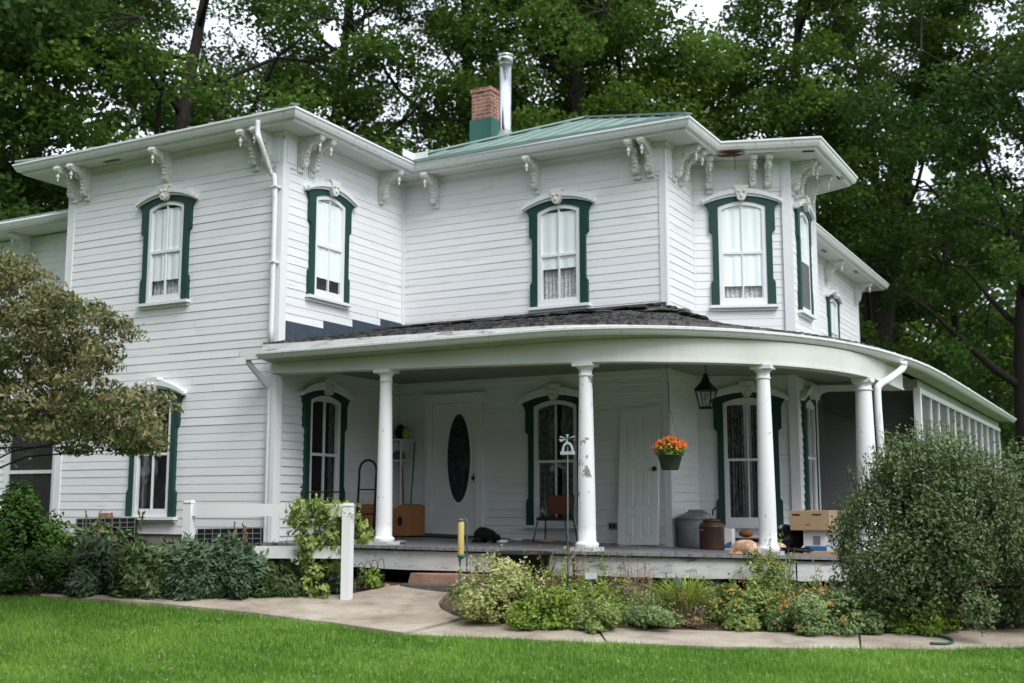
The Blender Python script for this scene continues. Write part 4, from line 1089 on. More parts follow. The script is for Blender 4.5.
# unseen foliage added behind the camera: window reflections, and shade on the left wing
n = 70000
th = RNG.uniform(-2.9, .35, n)      # angle in the ground plane, 0 = +X
hm = np.interp(th, [-2.9, -2.2, -1.6, -.8, -.2, .35], [24, 22, 14, 8, 5, 4]) + 1.5*np.sin(th*23)+1.2*np.sin(th*51)  # taller towards the left, shaped to shade the wing
Rr_ = RNG.uniform(0, 6, n)+np.interp(th, [-2.9, -2.2, -1.6, -.8, .35], [15, 15, 24, 32, 38]); hz = hm*RNG.uniform(0, 1, n)**.8
C = np.stack([-4+Rr_*np.cos(th), 9+Rr_*np.sin(th), hz-1.6], 1); cl = np.sin(th*37+hz)*np.cos(hz*1.6+Rr_)
kk = cl > -.6; C = C[kk]; cl = cl[kk]
V, F = leaves(C, RNG.normal(size=(len(C), 3)), RNG.uniform(.5, .9, len(C)), RNG.uniform(.4, .7, len(C)), RNG, .05)
struct(leafmesh('wood_and_shade_leaves', V, F, np.clip(.4+.3*cl, 0, 1), M['mapledark']), 'stuff')

# ------------------------------------------------------------------ shrubs, bed plants
def mound(name, label, cat, loc, rx, ry, h, n, leafm, ls, lw=None, seed=0, group=None, lumps=14, spread=.8, stemn=24, tipup=False, lift=.0, sprigs=0, curl=.08, lumpr=.38, flowers=None, radr=(.55, .85)):
    rng = np.random.default_rng(seed+100); rnd = random.Random(seed); t = thing(name, label, cat, loc, group); L0 = np.array(loc)
    # lumps over a dome
    u = rng.uniform(0, 2*PI, lumps); el = np.arcsin(rng.uniform(.0, 1, lumps)); rad = rng.uniform(*radr, lumps)
    LC = np.stack([np.cos(u)*np.cos(el)*rx*rad, np.sin(u)*np.cos(el)*ry*rad, np.sin(el)*h*rad*.95+.08*h+lift], 1)
    idx = rng.integers(0, lumps, n); lr = rng.uniform(.75, 1.25, lumps)[idx][:, None]
    P = LC[idx] + inball(n, rng, .4)*np.array([rx, ry, h*.8])*lumpr*lr
    P[:, 2] = np.maximum(P[:, 2], .02+rng.uniform(0, .05, n))
    out = P/np.array([rx, ry, h]); nr = out*1.0 + rng.normal(size=(n, 3))*spread; nr[:, 2] += .7
    tip = out + rng.normal(size=(n, 3))*.5
    if tipup: tip[:, 2] += 1.2
    lw = lw or ls*.55
    V, F = leaves(P+L0, nr, rng.uniform(.6, 1.25, n)*ls, rng.uniform(.7, 1.2, n)*lw, rng, curl, tip)
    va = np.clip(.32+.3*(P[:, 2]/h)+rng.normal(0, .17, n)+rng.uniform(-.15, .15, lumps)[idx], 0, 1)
    mb = MB()
    for k in range(stemn):
        q = LC[k % lumps]; b0 = Vector((rnd.uniform(-.1, .1)*rx, rnd.uniform(-.1, .1)*ry, 0))
        mb.tube([Vector(L0)+b0, Vector(L0)+b0.lerp(Vector(q), .5)+Vector((0, 0, .1*h)), Vector(L0)+Vector(q)], [.012, .008, .004] if h < 1.2 else [.03, .018, .006], 4, cap=False)
    if sprigs:
        SV = []; SF = []
        for k in range(sprigs):
            a = rnd.uniform(0, 2*PI); e = math.asin(rnd.uniform(.35, 1)); b0 = np.array([math.cos(a)*math.cos(e)*rx*.85, math.sin(a)*math.cos(e)*ry*.85, math.sin(e)*h*.93+lift])
            dr = b0/np.array([rx, ry, h])*.35+np.array([rnd.uniform(-.2, .2), rnd.uniform(-.2, .2), 1.0]); dr /= np.linalg.norm(dr); ln = rnd.uniform(.10, .42)**1.0
            mb.tube([Vector(L0+b0-dr*.1), Vector(L0+b0+dr*ln*.5), Vector(L0+b0+dr*ln)], [.003, .0025, .001], 4, cap=False)
            m_ = 18; tt = rng.uniform(-.3, 1, m_)[:, None]*ln; cc = L0+b0+dr*tt+rng.normal(size=(m_, 3))*.022
            v_, f_ = leaves(cc, rng.normal(size=(m_, 3))+np.array([0, 0, .5]), rng.uniform(.6, 1.1, m_)*ls, rng.uniform(.6, 1.1, m_)*lw, rng, curl); SV.append(v_)
        SV = np.concatenate(SV); V = np.concatenate([V, SV]); F = np.arange(len(V)).reshape(-1, 4); va = np.concatenate([va, np.clip(rng.normal(.8, .2, len(SV)//4), 0, 1)])
    build('stems', mb, M['stem'] if h < 1.2 else M['bark'], t, fix=False)
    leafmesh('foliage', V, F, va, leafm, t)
    if flowers:
        fm, fn, fs = flowers; fu = rng.uniform(0, 2*PI, fn); fe = np.arcsin(rng.uniform(.15, 1, fn))
        FP = np.stack([np.cos(fu)*np.cos(fe)*rx, np.sin(fu)*np.cos(fe)*ry, np.sin(fe)*h*1.02+.02+lift], 1)*rng.uniform(.85, 1.05, (fn, 1))
        CC = np.repeat(FP, 7, 0) + rng.normal(size=(fn*7, 3))*fs*.32
        V, F = leaves(CC+L0, rng.normal(size=(fn*7, 3))*.7+np.array([0, -.5, .8]), np.full(fn*7, fs*.7), np.full(fn*7, fs*.6), rng, .1)
        leafmesh('flowers', V, F, rng.uniform(0, 1, fn*7), fm, t)
    return t
def gl(px, py, dy=0):
    p = gp(px, py); return (p[0], p[1], zg(p[0], p[1])+dy)

# large shrub on the right
X, Y = xy((930-CX)/FPX*11.9, 11.9)
mound('shrub', 'big round dark green shrub at the right in front of the side porch', 'shrub', (X, Y, zg(X, Y)), 1.22, .82, 1.92, 31000, M['shrubleaf'], .052, .023, 21, lumps=95, stemn=60, sprigs=760, lumpr=.19, spread=1.2, radr=(.5, .98))
X2, Y2 = xy((1045-CX)/FPX*12.3, 12.3)
mound('shrub', 'second dark shrub cut off by the right edge of the picture', 'shrub', (X2, Y2, zg(X2, Y2)), .85, .8, 1.95, 22000, M['shrubleaf'], .05, .026, 22, lumps=34, stemn=30, sprigs=110, lumpr=.3, spread=1.0)

# left small tree (dogwood) : branches reach over the wall
def dogwood():
    d0 = 12.2; X, Y = xy((-100-CX)/FPX*d0, d0); loc = (X, Y, zgd(d0)); L0 = Vector(loc)
    t = thing('dogwood_tree', 'small spreading tree with pale reddish leaves hanging in from the left', 'tree', loc)
    rng = np.random.default_rng(5); rnd = random.Random(5); mb = MB()
    mb.tube([L0, L0+Vector((.1, 0, .8)), L0+Vector((.15, .1, 1.5)), L0+Vector((.2, .1, 2.4))], [.11, .08, .07, .05], 8)
    # clusters given by picture area they fill, all at their own depth around the trunk
    cl = []
    for k in range(540):
        cx = rnd.uniform(-120, 150); 
        top = np.interp(cx, [-120, 0, 30, 60, 85, 110, 130, 150, 175], [225, 252, 258, 275, 290, 300, 312, 395, 405])
        bot = np.interp(cx, [-120, 0, 20, 50, 70, 100, 125, 150, 175], [470, 455, 432, 445, 440, 425, 465, 450, 418])
        cy = rnd.uniform(top+8, bot-8); cl.append((cx, cy, d0+rnd.uniform(-.9, .8)))
    # layered outer boughs, gap cut on the right between the boughs
    cl = [c for c in cl if not (c[0] > 100 and 330 < c[1] < 392) and math.sin(c[0]*.11+c[1]*.05)*math.sin(c[1]*.13-c[0]*.03) < .62]
    cl += [(x, np.interp(x, [110, 175], [395, 402])+rnd.uniform(-9, 9), d0+rnd.uniform(-.3, .3)) for x in range(105, 170, 7)]
    cl += [(x, 425+rnd.uniform(-12, 22), d0+rnd.uniform(-.3, .3)) for x in range(118, 152, 7)]
    cl += [(rnd.uniform(64, 150), rnd.uniform(405, 452), d0+rnd.uniform(-.5, .5)) for _ in range(26)] + [(rnd.uniform(40, 112), rnd.uniform(300, 440), d0+rnd.uniform(-.6, .6)) for _ in range(40)]
    cl += [(x, 270+rnd.uniform(-10, 10)-(40-x)*.2, d0+rnd.uniform(-.3, .3)) for x in range(-10, 34, 7)]
    CsL = []; vv = []
    for cx, cy, dd_ in cl:
        c = at(cx, cy, dd_); r = rnd.uniform(.07, .24); n = int(62*(r/.16)**2)+6
        P = inball(n, rng, .2)*np.array([r*1.15, r*1.15, r*.5]); P[:, 2] -= .25*(P[:, 0]**2+P[:, 1]**2)/r; CsL.append(P+c); vv.append(np.clip(rnd.uniform(.1, .7)+rng.normal(0, .28, n), 0, 1))
        if rnd.random() < .14:
            base = L0+Vector((.15, .1, rnd.uniform(1.2, 2.3))); cv = Vector(c)
            mb.tube([base, base.lerp(cv, .5)+Vector((0, 0, .2)), cv], [.016, .009, .003], 5, cap=False)
    C = np.concatenate(CsL); n = len(C); nr = up_normals(n, .8, rng); nr[:, 1] -= .3
    tip = rng.normal(size=(n, 3))*.8; tip[:, 2] -= .8; nr = rng.normal(size=(n, 3)); nr[:, 2] += .8; nr[:, 1] -= .5
    V, F = leaves(C, nr, rng.uniform(.045, .085, n), rng.uniform(.02, .036, n), rng, .14, tip)
    build('trunk', mb, M['bark'], t, fix=False); leafmesh('crown', V, F, np.concatenate(vv), M['dogwood'], t)
dogwood()

# left bed
def bedplant(px, pb, w, hpx, label, mt, n, ls, lw=None, name='garden_plant', cat='plant', group=None, seed=0, **k):
    loc = gl(px, pb); d = dep(loc[0], loc[1]); s = d/FPX
    return mound(name, label, cat, loc, w*s/2, min(w*s/2, .55), hpx*s, n, mt, ls, lw, seed, group, **k)
G1 = 'grey green leafy plants along the wing'
lobed = [(105, 594, 78, 58, 'grey green plant at the left end of the row beside the dark hostas'),
         (150, 597, 72, 57, 'grey green plant below the tall lower wing window'),
         (195, 597, 72, 57, 'grey green plant under the left fence post'),
         (238, 598, 68, 58, 'grey green plant with brown seed spikes under the fence rail'),
         (275, 596, 58, 46, 'grey green plant nearest the vine covered fence post')]
for i, (x, y, w, h_, lb) in enumerate(lobed):
    bedplant(x, y, w, h_, lb, M[('silverleaf', 'shrubleaf', 'silverleaf', 'silverleaf', 'shrubleaf')[i]], 6400, .12, .034, group=G1, seed=30+i, lumps=15, curl=.16, lumpr=.40, spread=1.1, sprigs=4)
bedplant(40, 592, 90, 42, 'bright green low plant in the lower left corner of the bed', M['bushleaf'], 5200, .05, .03, seed=40, lumps=18)
bedplant(55, 575, 84, 48, 'dark broad leaved hosta against the wall at the left', M['shrubleaf'], 1500, .17, .10, seed=41, lumps=16, name='hosta', curl=.18)
bedplant(108, 572, 70, 46, 'second dark hosta between the window bush and grey plants', M['shrubleaf'], 1300, .16, .09, seed=42, lumps=14, name='hosta', curl=.18)
d0 = 16.6; X, Y = xy((30-CX)/FPX*d0, d0)
mound('bush', 'dense green bush in front of the screened window at the left', 'bush', (X, Y, zg(X, Y)), .78, .4, 1.42, 14000, M['bushleaf'], .065, .04, 43, lumps=26, lumpr=.3)
bedplant(320, 594, 56, 30, 'small plant at the foot of the vine', M['silverleaf'], 1600, .07, .04, seed=44)
bedplant(372, 590, 34, 26, 'thin green weeds beside the white fence post', M['brightleaf'], 500, .06, .03, seed=45, lumps=8)
# seed spikes
def spikes(label, locpx, hpx, n, mt, name='seed_spikes', spread=.12, seed=0):
    loc = gl(*locpx); d = dep(loc[0], loc[1]); h = hpx*d/FPX; rnd = random.Random(seed); m = MB()
    for k in range(n):
        a = (loc[0]+rnd.uniform(-spread, spread), loc[1]+rnd.uniform(-spread, spread)*.6, loc[2]); b = (a[0]+rnd.uniform(-.06, .06), a[1]+rnd.uniform(-.06, .06), a[2]+h*rnd.uniform(.8, 1))
        m.tube([a, b], [.006, .004], 4)
        A, B = Vector(a), Vector(b)
        for j in range(22):
            p = A.lerp(B, .6+.4*j/22); r = .022*(1-.6*j/22); m.var = rnd.random()
            m.ball((p.x+rnd.uniform(-r, r), p.y+rnd.uniform(-r, r), p.z), rnd.uniform(.008, .014), 5, 3)
    return tag(build(name, m, mt, None, fix=False), label, 'plant')
spikes('tall brown seed spikes rising over the grey green plants left of the lower window', (84, 590), 86, 3, M['drystalk'], seed=1)
spikes('pair of brown seed spikes rising below the fence rail', (232, 596), 74, 4, M['drystalk'], seed=2, spread=.16)
spikes('single brown seed spike in front of the lower wing window', (112, 590), 82, 1, M['drystalk'], seed=3)

# right bed
def bp(*a, **k):
    k.setdefault('sprigs', 14); k.setdefault('radr', (.3, 1.0)); return bedplant(*a, **k)
bp(503, 622, 96, 62, 'tall pale green plant with cream flowers at the left end of the porch bed', M['sedumleaf'], 6500, .05, .03, seed=50, lumps=24, flowers=(mat('cream_petals', (.6,.45,.33), (.75,.65,.5), .8), 55, .028))
bp(545, 629, 74, 34, 'low bright green plant at the front of the bed left of the tall thin stake', M['brightleaf'], 4200, .045, .028, seed=51, lumps=20)
bp(600, 631, 60, 32, 'low green plant around the foot of the metal plant sign', M['vineleaf'], 2600, .045, .026, seed=52, lumps=18)
bp(560, 604, 90, 46, 'clump of dry reddish stalks below the porch edge behind the stakes', M['drystalk'], 2600, .05, .008, seed=53, lumps=24, tipup=True, spread=.5)
bp(625, 606, 76, 42, 'clump of dry brown stalks left of the strap leaved clump', M['drystalk'], 2200, .05, .008, seed=54, lumps=22, tipup=True, spread=.5)
bp(590, 612, 90, 36, 'mid green filler plant between the dry stalks and the low plants', M['brightleaf'], 3000, .05, .028, seed=59, lumps=20)
bp(648, 630, 62, 32, 'silvery sage mound at the front edge beside the path', M['sageleaf'], 3400, .042, .022, seed=55, lumps=18)
bp(742, 627, 82, 40, 'yellow green leafy mound right of the strap leaved clump', M['vineleaf'], 4600, .055, .032, seed=56, lumps=22, flowers=(M['yellow'], 50, .024))
bp(768, 606, 60, 50, 'loose tall green plant with small orange blooms below the third column', M['vineleaf'], 2400, .05, .028, seed=57, lumps=18, sprigs=14, flowers=(M['orange'], 50, .018))
bp(812, 634, 74, 42, 'round mound with orange and yellow flowers beside the path', M['sageleaf'], 5200, .045, .024, seed=58, lumps=22, flowers=(M['orange'], 60, .024))
bp(782, 629, 34, 30, 'small yellow flowering plant left of the orange flower mound', M['vineleaf'], 1500, .04, .022, seed=60, lumps=12, flowers=(M['yellow'], 55, .026))
bp(858, 634, 56, 34, 'pale green drooping plant just left of the big shrub', M['sageleaf'], 2600, .055, .032, seed=61, lumps=16)
bp(925, 634, 66, 30, 'green fern like plant under the front of the big shrub', M['brightleaf'], 2600, .06, .022, seed=62, lumps=18)
bp(690, 628, 40, 20, 'little weedy plant in the mulch below the strap leaved clump', M['drystalk'], 700, .04, .012, seed=63, lumps=10)
# weedy ground cover that closes the beds
def cover(pxr, n, mt, seed, hmax=.13):
    rng = np.random.default_rng(seed); P = []
    for _ in range(n):
        x = rng.uniform(*pxr[0]); y0 = np.interp(x, pxr[1], pxr[2]); y1 = np.interp(x, pxr[1], pxr[3]); q = gp(x, y1+(y0-y1)*rng.uniform(0, 1)**.8)
        P.append((q[0], q[1], zg(q[0], q[1])))
    P = np.repeat(np.array(P), 16, 0); m_ = len(P); P += np.stack([rng.normal(0, .05, m_), rng.normal(0, .05, m_), rng.uniform(.01, hmax, m_)], 1)
    V, F = leaves(P, up_normals(m_, .9, rng), rng.uniform(.025, .06, m_), rng.uniform(.012, .03, m_), rng, .1)
    struct(leafmesh('ground_cover', V, F, rng.uniform(0, 1, m_), mt), 'stuff')
xs_ = [455, 512, 600, 690, 780, 860, 1020]
cover(((458, 960), xs_, [619, 624.5, 628.5, 631.5, 633.5, 635, 630], [585, 582, 583, 585, 590, 595, 600]), 620, M['vineleaf'], 5)
cover(((470, 900), xs_, [615, 622, 625, 628, 630, 632, 628], [582, 580, 582, 584, 588, 595, 600]), 260, M['sedumleaf'], 6, .2)
cover(((0, 345), [0, 95, 270, 350], [593, 597, 600, 596], [575, 575, 575, 580]), 420, M['silverleaf'], 7)
# strap leaved clump
def strap(px, pb, hpx, label, n=130, seed=0, spread=1.0, mt='strapleaf'):
    loc = gl(px, pb); d = dep(loc[0], loc[1]); h = hpx*d/FPX; rnd = random.Random(seed); m = MB(); L0 = Vector(loc)
    for k in range(n):
        a = rnd.uniform(0, 2*PI); out = rnd.uniform(.15, .95)*h*.75*spread; hh = h*rnd.uniform(.6, 1.02)*(1-.25*out/h); w = rnd.uniform(.007, .013)
        b = L0+Vector((rnd.uniform(-.08, .08), rnd.uniform(-.06, .06), 0)); dr = Vector((math.cos(a), math.sin(a), 0)); sd = Vector((-math.sin(a), math.cos(a), 0))*w
        m.var = rnd.random(); prev = None
        for j in range(6):
            t = j/5; p = b+dr*out*t**1.5+Vector((0, 0, hh*(t*1.15-.15*t**3) - (.12*hh*t**4 if out > h*.5 else 0))); q = sd*(1-t**3*.9)
            cur = (m.vert(p-q), m.vert(p+q))
            if prev: m.face((prev[0], prev[1], cur[1], cur[0]))
            prev = cur
    return tag(build('strap_leaved_plant', m, M[mt], None, fix=False), label, 'plant')
strap(684, 622, 56, 'upright clump of long yellow green strap leaves in the middle of the porch bed', 300, 1, 1.45)
strap(545, 598, 52, 'thin grassy tuft rising before the skirt board near the second column', 34, 2, 1.0)
strap(780, 600, 56, 'few upright grassy stems below the third column', 22, 3, .5)
# vine on the post
def vine():
    loc = tuple(at(330, 597, 13.5)); loc = (loc[0], loc[1], zgd(13.5)); L0 = Vector(loc); t = thing('vine', 'leafy green vine climbing over the right fence post and rail', 'vine', loc)
    rng = np.random.default_rng(9); rnd = random.Random(9); mb = MB(); Cs = []; vv = []
    cl = []
    for k in range(80):
        y = rnd.uniform(503, 592); hw = np.interp(y, [500, 515, 545, 570, 595], [26, 36, 26, 20, 16]); x = 323+rnd.uniform(-hw*.95, hw*.72); cl.append((x, y))
    cl += [(364, 530), (360, 526), (369, 536), (361, 540), (300, 514), (352, 512)]
    for x, y in cl:
        c = at(x, y, 13.5+rnd.uniform(-.2, .25)); r = rnd.uniform(.07, .12); n = 34; P = inball(n, rng)*r; Cs.append(P+c); vv.append(np.clip(rnd.uniform(.2, .8)+rng.normal(0, .18, n), 0, 1))
    for k in range(6):
        p = [at(322+rnd.uniform(-6, 8), 596-j*18, 13.5+rnd.uniform(-.06, .06)) for j in range(6)]; mb.tube([Vector(q) for q in p], [.012, .011, .01, .008, .006, .004], 5)
    C = np.concatenate(Cs); n = len(C); nr = rng.normal(size=(n, 3))*.7+np.array([0, -.5, .7]); tip = rng.normal(size=(n, 3))*.4+np.array([0, -.2, -.8])
    V, F = leaves(C, nr, rng.uniform(.05, .1, n), rng.uniform(.03, .055, n), rng, .12, tip)
    build('stems', mb, M['bark'], t, fix=False); leafmesh('foliage', V, F, np.concatenate(vv), M['vineleaf'], t)
vine()

# ------------------------------------------------------------------ white fence
dF = 13.45
def fpt(px, z, d=dF):
    r = (px-CX)/FPX*d; r *= 1.0; X, Y = xy(r*1.0, d); return X, Y
def px2r(px, py, d): p = at(px, py, d); return p[0], p[1], p[2]
p1 = px2r(189, 515, 13.9); p2 = px2r(347.5, 550, 13.3)
fence = thing('fence', 'short white two rail vinyl fence in front of the wing', 'fence', (p2[0], p2[1], zg(p2[0], p2[1])))
dirf = Vector((p2[0]-p1[0], p2[1]-p1[1], 0)).normalized(); ang = math.atan2(dirf.y, dirf.x)
for q, top in ((p1, px2r(189, 500, 13.9)[2]), (p2, px2r(348, 503, 13.3)[2])):
    m = MB(); m.M = Matrix.Translation((q[0], q[1], 0)) @ Matrix.Rotation(ang, 4, 'Z')
    m.box(-.052, .052, -.052, .052, zg(q[0], q[1])-.1, top-.035); m.box(-.06, .06, -.06, .06, top-.035, top-.02); m.box(-.045, .045, -.045, .045, top-.02, top)
    m.box(-.012, .012, -.0535, -.05, top-.16, top-.10) if q is p2 else None
    build('post', m, M['vinyl'], fence)
for (ya, yb) in (((504, 516.0), (503.5, 517)), ((546, 558), (546, 558.5))):
    a0, a1 = px2r(193, ya[0], 13.9), px2r(193, ya[1], 13.9); b0, b1 = px2r(344, yb[0], 13.3), px2r(344, yb[1], 13.3)
    za, zb_ = (a0[2]+a1[2])/2, (b0[2]+b1[2])/2; hh2 = (a0[2]-a1[2])
    m = MB(); m.bar((p1[0]+dirf.x*.052, p1[1]+dirf.y*.052, za), (p2[0]-dirf.x*.052, p2[1]-dirf.y*.052, zb_), .04, hh2); build('rail', m, M['vinyl'], fence)

# wire border fence (small hoops)
hw0 = gl(352, 597); m = MB()
a = Vector(gl(350, 598)); b = Vector(gl(384, 589))
for k in range(5):
    c0 = a.lerp(b, k/5); c1_ = a.lerp(b, (k+.95)/5); pts = [c0+Vector((0, 0, -.03)), c0+Vector((0, 0, .28))] + [c0.lerp(c1_, .5-.5*math.cos(PI*j/6))+Vector((0, 0, .28+.09*math.sin(PI*j/6))) for j in range(1, 6)] + [c1_+Vector((0, 0, .28)), c1_+Vector((0, 0, -.03))]
    m.tube(pts, .004, 5); cm = c0.lerp(c1_, .5); m.tube([cm, cm+Vector((0, 0, .25))], .003, 4)
tag(build('wire_edging', m, M['black'], None), 'low black wire hoop edging beside the white post', 'edging')

# wire grid panels against the foundation
def gridpanel(x0, x1, y0, y1, label, tilt=0):
    A = onp(x0, y0, 1, YW-.12); B = onp(x1, y0+tilt, 1, YW-.12); C = onp(x0, y1, 1, YW-.12)
    loc = (A[0], YW-.12, C[2]); t = thing('grid_panel', label, 'panel', loc, 'dark grid panels against the wing'); W_ = B[0]-A[0]; H_ = A[2]-C[2]
    m = MB(); m.M = Matrix.Translation((A[0], YW-.12, C[2])) @ Matrix.Rotation(-.02, 4, 'Y'); m.box(0, W_, 0, .03, -.5, H_); build('backing', m, M['black'], t)
    m = MB(); m.M = Matrix.Translation((A[0], YW-.12, C[2])) @ Matrix.Rotation(-.02, 4, 'Y')
    for k in range(5): m.box(0, W_, -.012, -.003, H_*k/4-.006, H_*k/4+.006)
    for k in range(9): m.box(W_*k/8-.005, W_*k/8+.005, -.02, -.0125, -.02, H_)
    build('grid', m, M['galv'], t)
gridpanel(77, 136, 519, 537, 'long dark grid panel below the left side of the lower wing window')
gridpanel(198, 262, 529, 549, 'dark grid panel against the wing behind the white fence')
pb = onp(106, 515, 1, YW-.1); m = MB(); m.box(pb[0]-.08, pb[0]+.08, YW-.14, YW-.04, pb[2]-.035, pb[2]+.03); tag(build('brick', m, M['slab'], None), 'single red brick lying on the dark grid panel', 'brick')

# ------------------------------------------------------------------ porch things
def F0(x, y): return zf(x, y)
# leaning door
def leaning_door():
    x0, x1 = -6.70, -6.09; yb, yt = YM-.27, YM-.03; z0 = F0(-6.4, yb)+.003; H_ = 1.98
    t = thing('leaning_door', 'loose white panelled door leaning against the porch wall', 'door', (-6.4, yb, z0))
    ang = math.atan2(yt-yb-.0, H_)
    Mx = Matrix.Translation((x0, yb, z0)) @ Matrix.Rotation(R_(-1.2), 4, 'Y') @ Matrix.Rotation(-ang, 4, 'X'); W_ = x1-x0
    m = MB(); m.M = Mx
    zs_ = [(.10, .42), (.52, 1.10), (1.22, 1.82)]; st_ = .10; md = .09; cw_ = (W_-2*st_-md)/2
    m.box(0, W_, .012, .04, 0, H_)
    edges = [0] + [v for z in zs_ for v in z] + [H_]
    for k in range(0, len(edges), 2): m.box(0, W_, 0, .0118, edges[k], edges[k+1])
    for z_ in zs_:
        for xx0, xx1 in ((0, st_), (st_+cw_, st_+cw_+md), (W_-st_, W_)): m.box(xx0, xx1, 0, .0118, z_[0]+.0005, z_[1]-.0005)
        for xx in (st_, st_+cw_+md): m.box(xx+.035, xx+cw_-.035, -.004, .0119, z_[0]+.035, z_[1]-.035)
    build('door_leaf', m, M['door'], t)
    m = MB(); m.M = Mx; m.ball((W_-.05, -.035, 1.07), .035, 12, 8); m.lathe((W_-.05, 0, 1.07), [(.01, 0)], 6) if False else None
    m.box(W_-.065, W_-.035, -.02, 0, 1.055, 1.085); build('knob', m, M['black'], t)
leaning_door()
# trim strip by the leaning door
# trash can
def place(px, py, X=None, Y=None):
    """floor point under pixel (px, py) at plane Y or X"""
    p = onp(px, py, 1, Y) if Y is not None else onp(px, py, 0, X); return p[0], p[1], F0(p[0], p[1])+.002
x, y, z = place(692, 540, Y=15.75)
t = thing('trash_can', 'small galvanized trash can with round lid at the corner of the porch wall', 'trash can', (x, y, z))
m = MB(); prof = [(.17, 0), (.175, .01)] + [(.175+.03*k/14+(.004 if k % 2 else 0), .02+.36*k/14) for k in range(15)] + [(.215, .39), (.215, .40), (.20, .40)]
m.lathe((x, y, z), prof, 32); build('can_body', m, M['galv'], t)
m = MB(); m.lathe((x, y, z+.40), [(.225, 0), (.225, .02), (.21, .03), (.12, .07), (.03, .085), (.001, .086)], 32); m.tube([(x-.05, y, z+.48), (x-.04, y, z+.52), (x+.04, y, z+.52), (x+.05, y, z+.48)], .008, 6); build('lid', m, M['galv'], t)
m = MB(); m.lathe((x-.02, y+.27, z), [(.18, 0), (.20, .36), (.205, .46), (.17, .48), (.1, .52), (.001, .53)], 28); t2 = tag(build('trash_can', m, M['galv'], None), 'taller dull metal can half hidden behind the small galvanized trash can', 'trash can')
# brown can
x, y, z = place(712, 543, Y=15.25)
t = thing('milk_can', 'dark brown metal can with a wire handle beside the trash can', 'can', (x, y, z))
m = MB(); m.lathe((x, y, z), [(.165, 0), (.17, .01), (.17, .30), (.178, .305), (.178, .315), (.165, .325), (.16, .35), (.12, .37), (.11, .38)], 30); build('can_body', m, M['brown'], t)
m = MB(); m.lathe((x, y, z+.38), [(.12, 0), (.12, .02), (.04, .035), (.001, .04)], 24); build('lid', m, M['brown'], t)
m = MB(); m.tube([(x+.02, y, z+.46), (x+.02, y, z+.52), (x+.045, y, z+.555), (x+.085, y, z+.555), (x+.11, y, z+.52), (x+.11, y, z+.42)], .011, 8); build('handle', m, M['black'], t)
m = MB(); m.prism([(x-.10, z+.26), (x-.06, z+.255), (x-.06, z+.275), (x-.10, z+.28)], y-.176, y-.15); build('emblem', m, M['steel'], t)
# white and blue carton
x, y, z = place(727, 541, Y=15.35)
t = thing('carton', 'narrow white carton with blue print right of the brown can', 'carton', (x, y, z)); m = MB(); m.bbox(x-.08, x+.09, y-.06, y+.08, z, z+.29, .004); build('box_body', m, M['whitepl'], t)
m = MB(); m.prism([(x-.075, z+.03), (x+.085, z+.03), (x+.085, z+.12), (x+.02, z+.10), (x-.02, z+.06), (x-.075, z+.09)], y-.063, y-.0605); build('print', m, M['blue'], t)
# pile of junk behind column 3
x, y, z = place(742, 540, Y=16.1)
m = MB(); rnd = random.Random(3)
for k in range(9):
    m.M = Matrix.Translation((x+rnd.uniform(-.15, .15), y+rnd.uniform(-.1, .1), z+.015+.018*k)) @ Matrix.Rotation(rnd.uniform(-.5, .5), 4, 'Z') @ Matrix.Rotation(rnd.uniform(-.08, .08), 4, 'X'); m.var = rnd.random(); m.box(-.26, .26, -.15, .15, -.007, .007)
tag(build('newspaper_stack', m, M['drystalk'], None), 'slumped stack of old papers behind the third column', 'papers')
m = MB(); m.ball((x+.06, y, z+.225), .08, 16, 10, sx=1.3, sz=.72); tag(build('basket_lid', m, M['orangewood'], None), 'round orange brown bowl turned over on the stack of papers', 'bowl')
# boxes on the right
x, y, z = place(826, 541, X=-3.95)
x, y, z = -4.05, 15.75, F0(-4.05, 15.75)+.002
bx0 = onp(797, 545, 1, 15.3); X0_ = onp(803.5, 540, 1, 15.3)[0]; X1_ = onp(838, 540, 1, 15.3)[0]; zt_ = onp(805, 530.5, 1, 15.3)[2]; z = F0(X0_, 15.4)+.002
t = thing('white_box', 'white printed box with a blue strip under the flat cardboard box', 'box', ((X0_+X1_)/2, 15.5, z))
m = MB(); m.bbox(X0_, X1_, 15.3, 15.75, z, zt_, .004); build('box_body', m, M['whitepl'], t)
m = MB(); m.box(X0_+.02, X0_+.30, 15.292, 15.2985, z+.02, z+.11); build('blue_strip', m, M['blue'], t)
m = MB(); m.box(X0_+.13, X0_+.22, 15.293, 15.2985, z+.13, z+.24); build('print', m, M['galv'], t)
zb2 = zt_+.003; XA = onp(790, 515, 1, 15.22)[0]; XB = onp(829, 515, 1, 15.22)[0]; ztt = onp(800, 510.5, 1, 15.22)[2]
t = thing('cardboard_box', 'long flat brown cardboard box resting on the white box and black bags', 'box', ((XA+XB)/2, 15.4, zb2))
m = MB(); m.bbox(XA, XB, 15.22, 15.95, zb2, ztt, .004); build('box_body', m, M['card_light'], t)
m = MB(); m.box(XA+.01, XB-.01, 15.55, 15.61, ztt-.001, ztt+.002); m.box(XA-.001, XA+.002, 15.5, 15.66, ztt-.08, ztt); build('tape', m, M['card'], t)
m = MB(); m.box(XA+.03, XA+.13, 15.216, 15.2195, ztt-.065, ztt-.045); m.box(XB-.22, XB-.10, 15.216, 15.2195, ztt-.06, ztt-.045); m.box(XA+.2, XB-.25, 15.217, 15.2196, zb2+.07, zb2+.078); build('print', m, M['bark'], t)
